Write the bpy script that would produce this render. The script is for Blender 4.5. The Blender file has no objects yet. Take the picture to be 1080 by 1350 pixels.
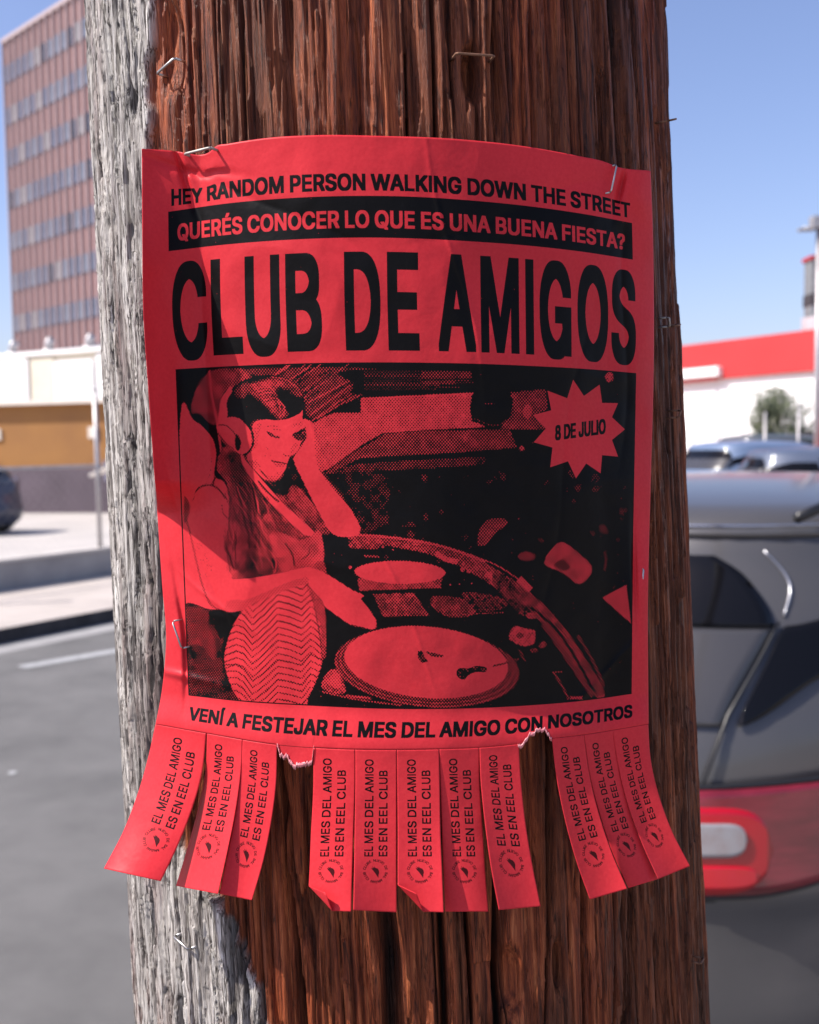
import bpy, bmesh, math, random
import numpy as np
from mathutils import Vector, Matrix

# ------------------------------------------------------------------ camera, sky, sun, exposure
C = bpy.context.scene.collection
SC = bpy.context.scene
F = 1400.0                      # focal length in photo pixels (1080 wide)
CAMZ, PITCH, ROLL = 1.62, 3.5, -1.0
cam = bpy.data.cameras.new('camera')
cam.sensor_fit = 'HORIZONTAL'; cam.sensor_width = 36.0; cam.lens = F / 1080 * 36
cam.clip_start = 0.02; cam.clip_end = 4000
cam.dof.use_dof = True; cam.dof.focus_distance = 0.385; cam.dof.aperture_fstop = 20
co = bpy.data.objects.new('camera', cam); C.objects.link(co)
co.location = (0, 0, CAMZ)
RM = Matrix.Rotation(math.radians(90 - PITCH), 3, 'X') @ Matrix.Rotation(math.radians(ROLL), 3, 'Z')
co.rotation_euler = RM.to_euler()
SC.camera = co

SUN_AZ, SUN_EL = 76.0, 48.0      # azimuth left of the line from the pole to the camera, elevation
az, el = math.radians(SUN_AZ), math.radians(SUN_EL)
SUNV = Vector((-math.sin(az) * math.cos(el), -math.cos(az) * math.cos(el), math.sin(el)))
w = bpy.data.worlds.new('World'); SC.world = w; w.use_nodes = True
nt = w.node_tree
sky = nt.nodes.new('ShaderNodeTexSky'); sky.sky_type = 'NISHITA'; sky.sun_disc = False
sky.sun_elevation = el
sky.sun_rotation = math.atan2(SUNV.x, SUNV.y)
sky.air_density = 1.0; sky.dust_density = 1.6; sky.ozone_density = 3.2; sky.altitude = 50
bg = nt.nodes['Background']; bg.inputs['Strength'].default_value = 0.13
wbn = nt.nodes.new('ShaderNodeVectorMath'); wbn.operation = 'MULTIPLY'; wbn.inputs[1].default_value = (1.17, 1.04, 1.14)   # the camera's white balance
nt.links.new(sky.outputs[0], wbn.inputs[0]); nt.links.new(wbn.outputs[0], bg.inputs[0])
sl = bpy.data.lights.new('sun', 'SUN'); sl.energy = 5.0; sl.angle = math.radians(0.5); sl.color = (1.0, 0.95, 0.88)
so = bpy.data.objects.new('sun', sl); C.objects.link(so)
so.rotation_euler = SUNV.to_track_quat('Z', 'Y').to_euler()
vs = SC.view_settings
SC.display_settings.display_device = 'sRGB'
vs.view_transform = 'Standard'; vs.look = 'None'; vs.gamma = 1; vs.exposure = 0.47; vs.use_curve_mapping = False

# ------------------------------------------------------------------ helpers
RMn = np.array(RM)
def ray(px, py):
    px = np.asarray(px, float); py = np.asarray(py, float)
    d = np.stack([(px - 540) / F, -(py - 675) / F, -np.ones_like(px + py)], -1)
    return d @ RMn.T
def at(px, py, Y):
    d = ray(px, py); s = Y / d[..., 1]
    p = d * np.asarray(s)[..., None]; p[..., 2] += CAMZ
    return p
def atz(px, py, z=0.0):
    d = ray(px, py); s = (z - CAMZ) / d[..., 2]
    p = d * np.asarray(s)[..., None]; p[..., 2] += CAMZ
    return p
def V(p): return Vector((float(p[0]), float(p[1]), float(p[2])))

def tag(o, label=None, cat=None, group=None, kind=None):
    if label: o['label'] = label
    if cat: o['category'] = cat
    if group: o['group'] = group
    if kind: o['kind'] = kind
    return o
def empty(name, loc=(0, 0, 0), rz=0, label=None, cat=None, group=None):
    o = bpy.data.objects.new(name, None); C.objects.link(o)
    o.location = loc; o.rotation_euler = (0, 0, rz); o.empty_display_size = 0.1
    return tag(o, label, cat, group)
def link(name, me, mats, parent=None, smooth=False):
    o = bpy.data.objects.new(name, me); C.objects.link(o)
    if not isinstance(mats, (list, tuple)): mats = [mats]
    if len(me.materials) == 0:
        for m in mats: me.materials.append(m)
    if smooth:
        me.polygons.foreach_set('use_smooth', [True] * len(me.polygons))
    if parent: o.parent = parent
    return o
class MB:
    """collects boxes, tubes and free faces; build() links them as ONE mesh object"""
    def __init__(s): s.v = []; s.f = []
    def add(s, vs, fs):
        n = len(s.v); s.v += [tuple(map(float, p)) for p in vs]; s.f += [tuple(n + i for i in f) for f in fs]
    def box(s, c, d, rz=0.0, M=None):
        x, y, z = d[0] / 2, d[1] / 2, d[2] / 2
        R = M or Matrix.Rotation(rz, 3, 'Z')
        P = [Vector(c) + R @ Vector((i * x, j * y, k * z)) for k in (-1, 1) for j in (-1, 1) for i in (-1, 1)]
        s.add(P, [(0, 2, 3, 1), (4, 5, 7, 6), (0, 1, 5, 4), (2, 6, 7, 3), (0, 4, 6, 2), (1, 3, 7, 5)])
    def tube(s, pts, r, n=8, cap=True):
        pts = [Vector(p) for p in pts]; rs = r if isinstance(r, (list, tuple)) else [r] * len(pts)
        rings = []; up = None
        for i, p in enumerate(pts):
            t = (pts[min(i + 1, len(pts) - 1)] - pts[max(i - 1, 0)]).normalized()
            a = t.orthogonal().normalized() if up is None else (up - t * up.dot(t)).normalized()
            up = a; b = t.cross(a)
            rings.append([p + (a * math.cos(q) + b * math.sin(q)) * rs[i] for q in [2 * math.pi * k / n for k in range(n)]])
        vs = [q for R_ in rings for q in R_]; fs = []
        for i in range(len(pts) - 1):
            for k in range(n):
                fs.append((i * n + k, i * n + (k + 1) % n, (i + 1) * n + (k + 1) % n, (i + 1) * n + k))
        if cap: fs += [tuple(reversed(range(n))), tuple(range((len(pts) - 1) * n, len(pts) * n))]
        s.add(vs, fs)
    def build(s, name, mats, parent=None, smooth=False, bevel=0):
        me = bpy.data.meshes.new(name); me.from_pydata(s.v, [], s.f); me.update()
        o = link(name, me, mats, parent, smooth)
        if bevel:
            b = o.modifiers.new('b', 'BEVEL'); b.width = bevel; b.segments = 2; b.limit_method = 'ANGLE'
        return o
def grid_mesh(name, P, uv=None, keep=None, wrap=False):
    """P: (rows, cols, 3) array -> mesh"""
    r, c = P.shape[:2]
    idx = np.arange(r * c).reshape(r, c)
    if wrap: idx = np.concatenate([idx, idx[:, :1]], 1)
    q = np.stack([idx[:-1, :-1], idx[1:, :-1], idx[1:, 1:], idx[:-1, 1:]], -1).reshape(-1, 4)
    if keep is not None: q = q[keep.reshape(-1)]
    me = bpy.data.meshes.new(name)
    me.vertices.add(r * c); me.vertices.foreach_set('co', P.reshape(-1).astype(np.float32))
    n = len(q); me.loops.add(n * 4); me.loops.foreach_set('vertex_index', q.reshape(-1).astype(np.int32))
    me.polygons.add(n); me.polygons.foreach_set('loop_start', (np.arange(n) * 4).astype(np.int32))
    me.polygons.foreach_set('use_smooth', np.ones(n, bool))
    if uv is not None:
        ul = me.uv_layers.new(name='UVMap')
        ul.data.foreach_set('uv', uv.reshape(-1, 2)[q.reshape(-1)].reshape(-1).astype(np.float32))
    me.update(calc_edges=True); me.validate()
    return me

# lattice noise in numpy, range about -1..1
def vnoise(x, y, seed=0):
    x = np.asarray(x, float); y = np.asarray(y, float)
    xi = np.floor(x).astype(np.int64); yi = np.floor(y).astype(np.int64)
    fx = x - xi; fy = y - yi
    def h(a, b):
        n = (a * 374761393 + b * 668265263 + seed * 974634777) & 0xffffffff
        n = ((n ^ (n >> 13)) * 1274126177) & 0xffffffff
        n = n ^ (n >> 16)
        return (n & 0xffffff) / float(0xffffff) * 2 - 1
    u = fx * fx * fx * (fx * (fx * 6 - 15) + 10); v = fy * fy * fy * (fy * (fy * 6 - 15) + 10)
    a = h(xi, yi); b = h(xi + 1, yi); c = h(xi, yi + 1); d = h(xi + 1, yi + 1)
    return (a * (1 - u) + b * u) * (1 - v) + (c * (1 - u) + d * u) * v
def fbm(x, y, seed=0, o=3):
    s = 0; a = 1.0; t = 0
    for k in range(o):
        s = s + a * vnoise(x * 2 ** k, y * 2 ** k, seed + k * 17); t += a; a *= 0.5
    return s / t
def sm(a, b, x):
    t = np.clip((x - a) / (b - a), 0, 1); return t * t * (3 - 2 * t)
def crom(xs, ys, x):
    """Catmull-Rom through (xs, ys), linear outside"""
    xs = np.asarray(xs, float); ys = np.asarray(ys, float); x = np.asarray(x, float)
    m = np.gradient(ys, xs)
    i = np.clip(np.searchsorted(xs, x) - 1, 0, len(xs) - 2)
    h = xs[i + 1] - xs[i]; t = (x - xs[i]) / h; tc = np.clip(t, 0, 1)
    y = ((2 * tc**3 - 3 * tc**2 + 1) * ys[i] + (tc**3 - 2 * tc**2 + tc) * h * m[i]
         + (-2 * tc**3 + 3 * tc**2) * ys[i + 1] + (tc**3 - tc**2) * h * m[i + 1])
    y = y + np.where(t < 0, (t * h) * m[0], 0) + np.where(t > 1, ((t - 1) * h) * m[-1], 0)
    return y

# ------------------------------------------------------------------ materials
def mat(name, col, rough=0.6, metal=0.0, spec=0.5, var=0.0, scale=5.0, bump=0.0, bscale=40.0, coat=0.0, col2=None, stretch=None, detail=6):
    m = bpy.data.materials.new(name); m.use_nodes = True
    n = m.node_tree.nodes; l = m.node_tree.links; b = n['Principled BSDF']
    b.inputs['Base Color'].default_value = (*col, 1); b.inputs['Roughness'].default_value = rough
    b.inputs['Metallic'].default_value = metal; b.inputs['Specular IOR Level'].default_value = spec
    b.inputs['Coat Weight'].default_value = coat; b.inputs['Coat Roughness'].default_value = 0.04
    tc = n.new('ShaderNodeTexCoord'); mp = n.new('ShaderNodeMapping'); l.new(tc.outputs['Object'], mp.inputs[0])
    if stretch: mp.inputs['Scale'].default_value = stretch
    if var or col2:
        t = n.new('ShaderNodeTexNoise'); t.inputs['Scale'].default_value = scale; t.inputs['Detail'].default_value = detail
        t.inputs['Roughness'].default_value = 0.65
        l.new(mp.outputs[0], t.inputs['Vector'])
        r = n.new('ShaderNodeValToRGB'); l.new(t.outputs['Fac'], r.inputs[0])
        c2 = col2 or tuple(c * (1 - var) for c in col)
        c1 = col if col2 else tuple(min(1, c * (1 + var)) for c in col)
        r.color_ramp.elements[0].position = 0.33; r.color_ramp.elements[1].position = 0.67
        r.color_ramp.elements[0].color = (*c2, 1); r.color_ramp.elements[1].color = (*c1, 1)
        l.new(r.outputs[0], b.inputs['Base Color'])
    if bump:
        t = n.new('ShaderNodeTexNoise'); t.inputs['Scale'].default_value = bscale; t.inputs['Detail'].default_value = 5
        l.new(mp.outputs[0], t.inputs['Vector'])
        bp = n.new('ShaderNodeBump'); bp.inputs['Strength'].default_value = bump; bp.inputs['Distance'].default_value = 0.01
        l.new(t.outputs['Fac'], bp.inputs['Height']); l.new(bp.outputs[0], b.inputs['Normal'])
    return m
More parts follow.
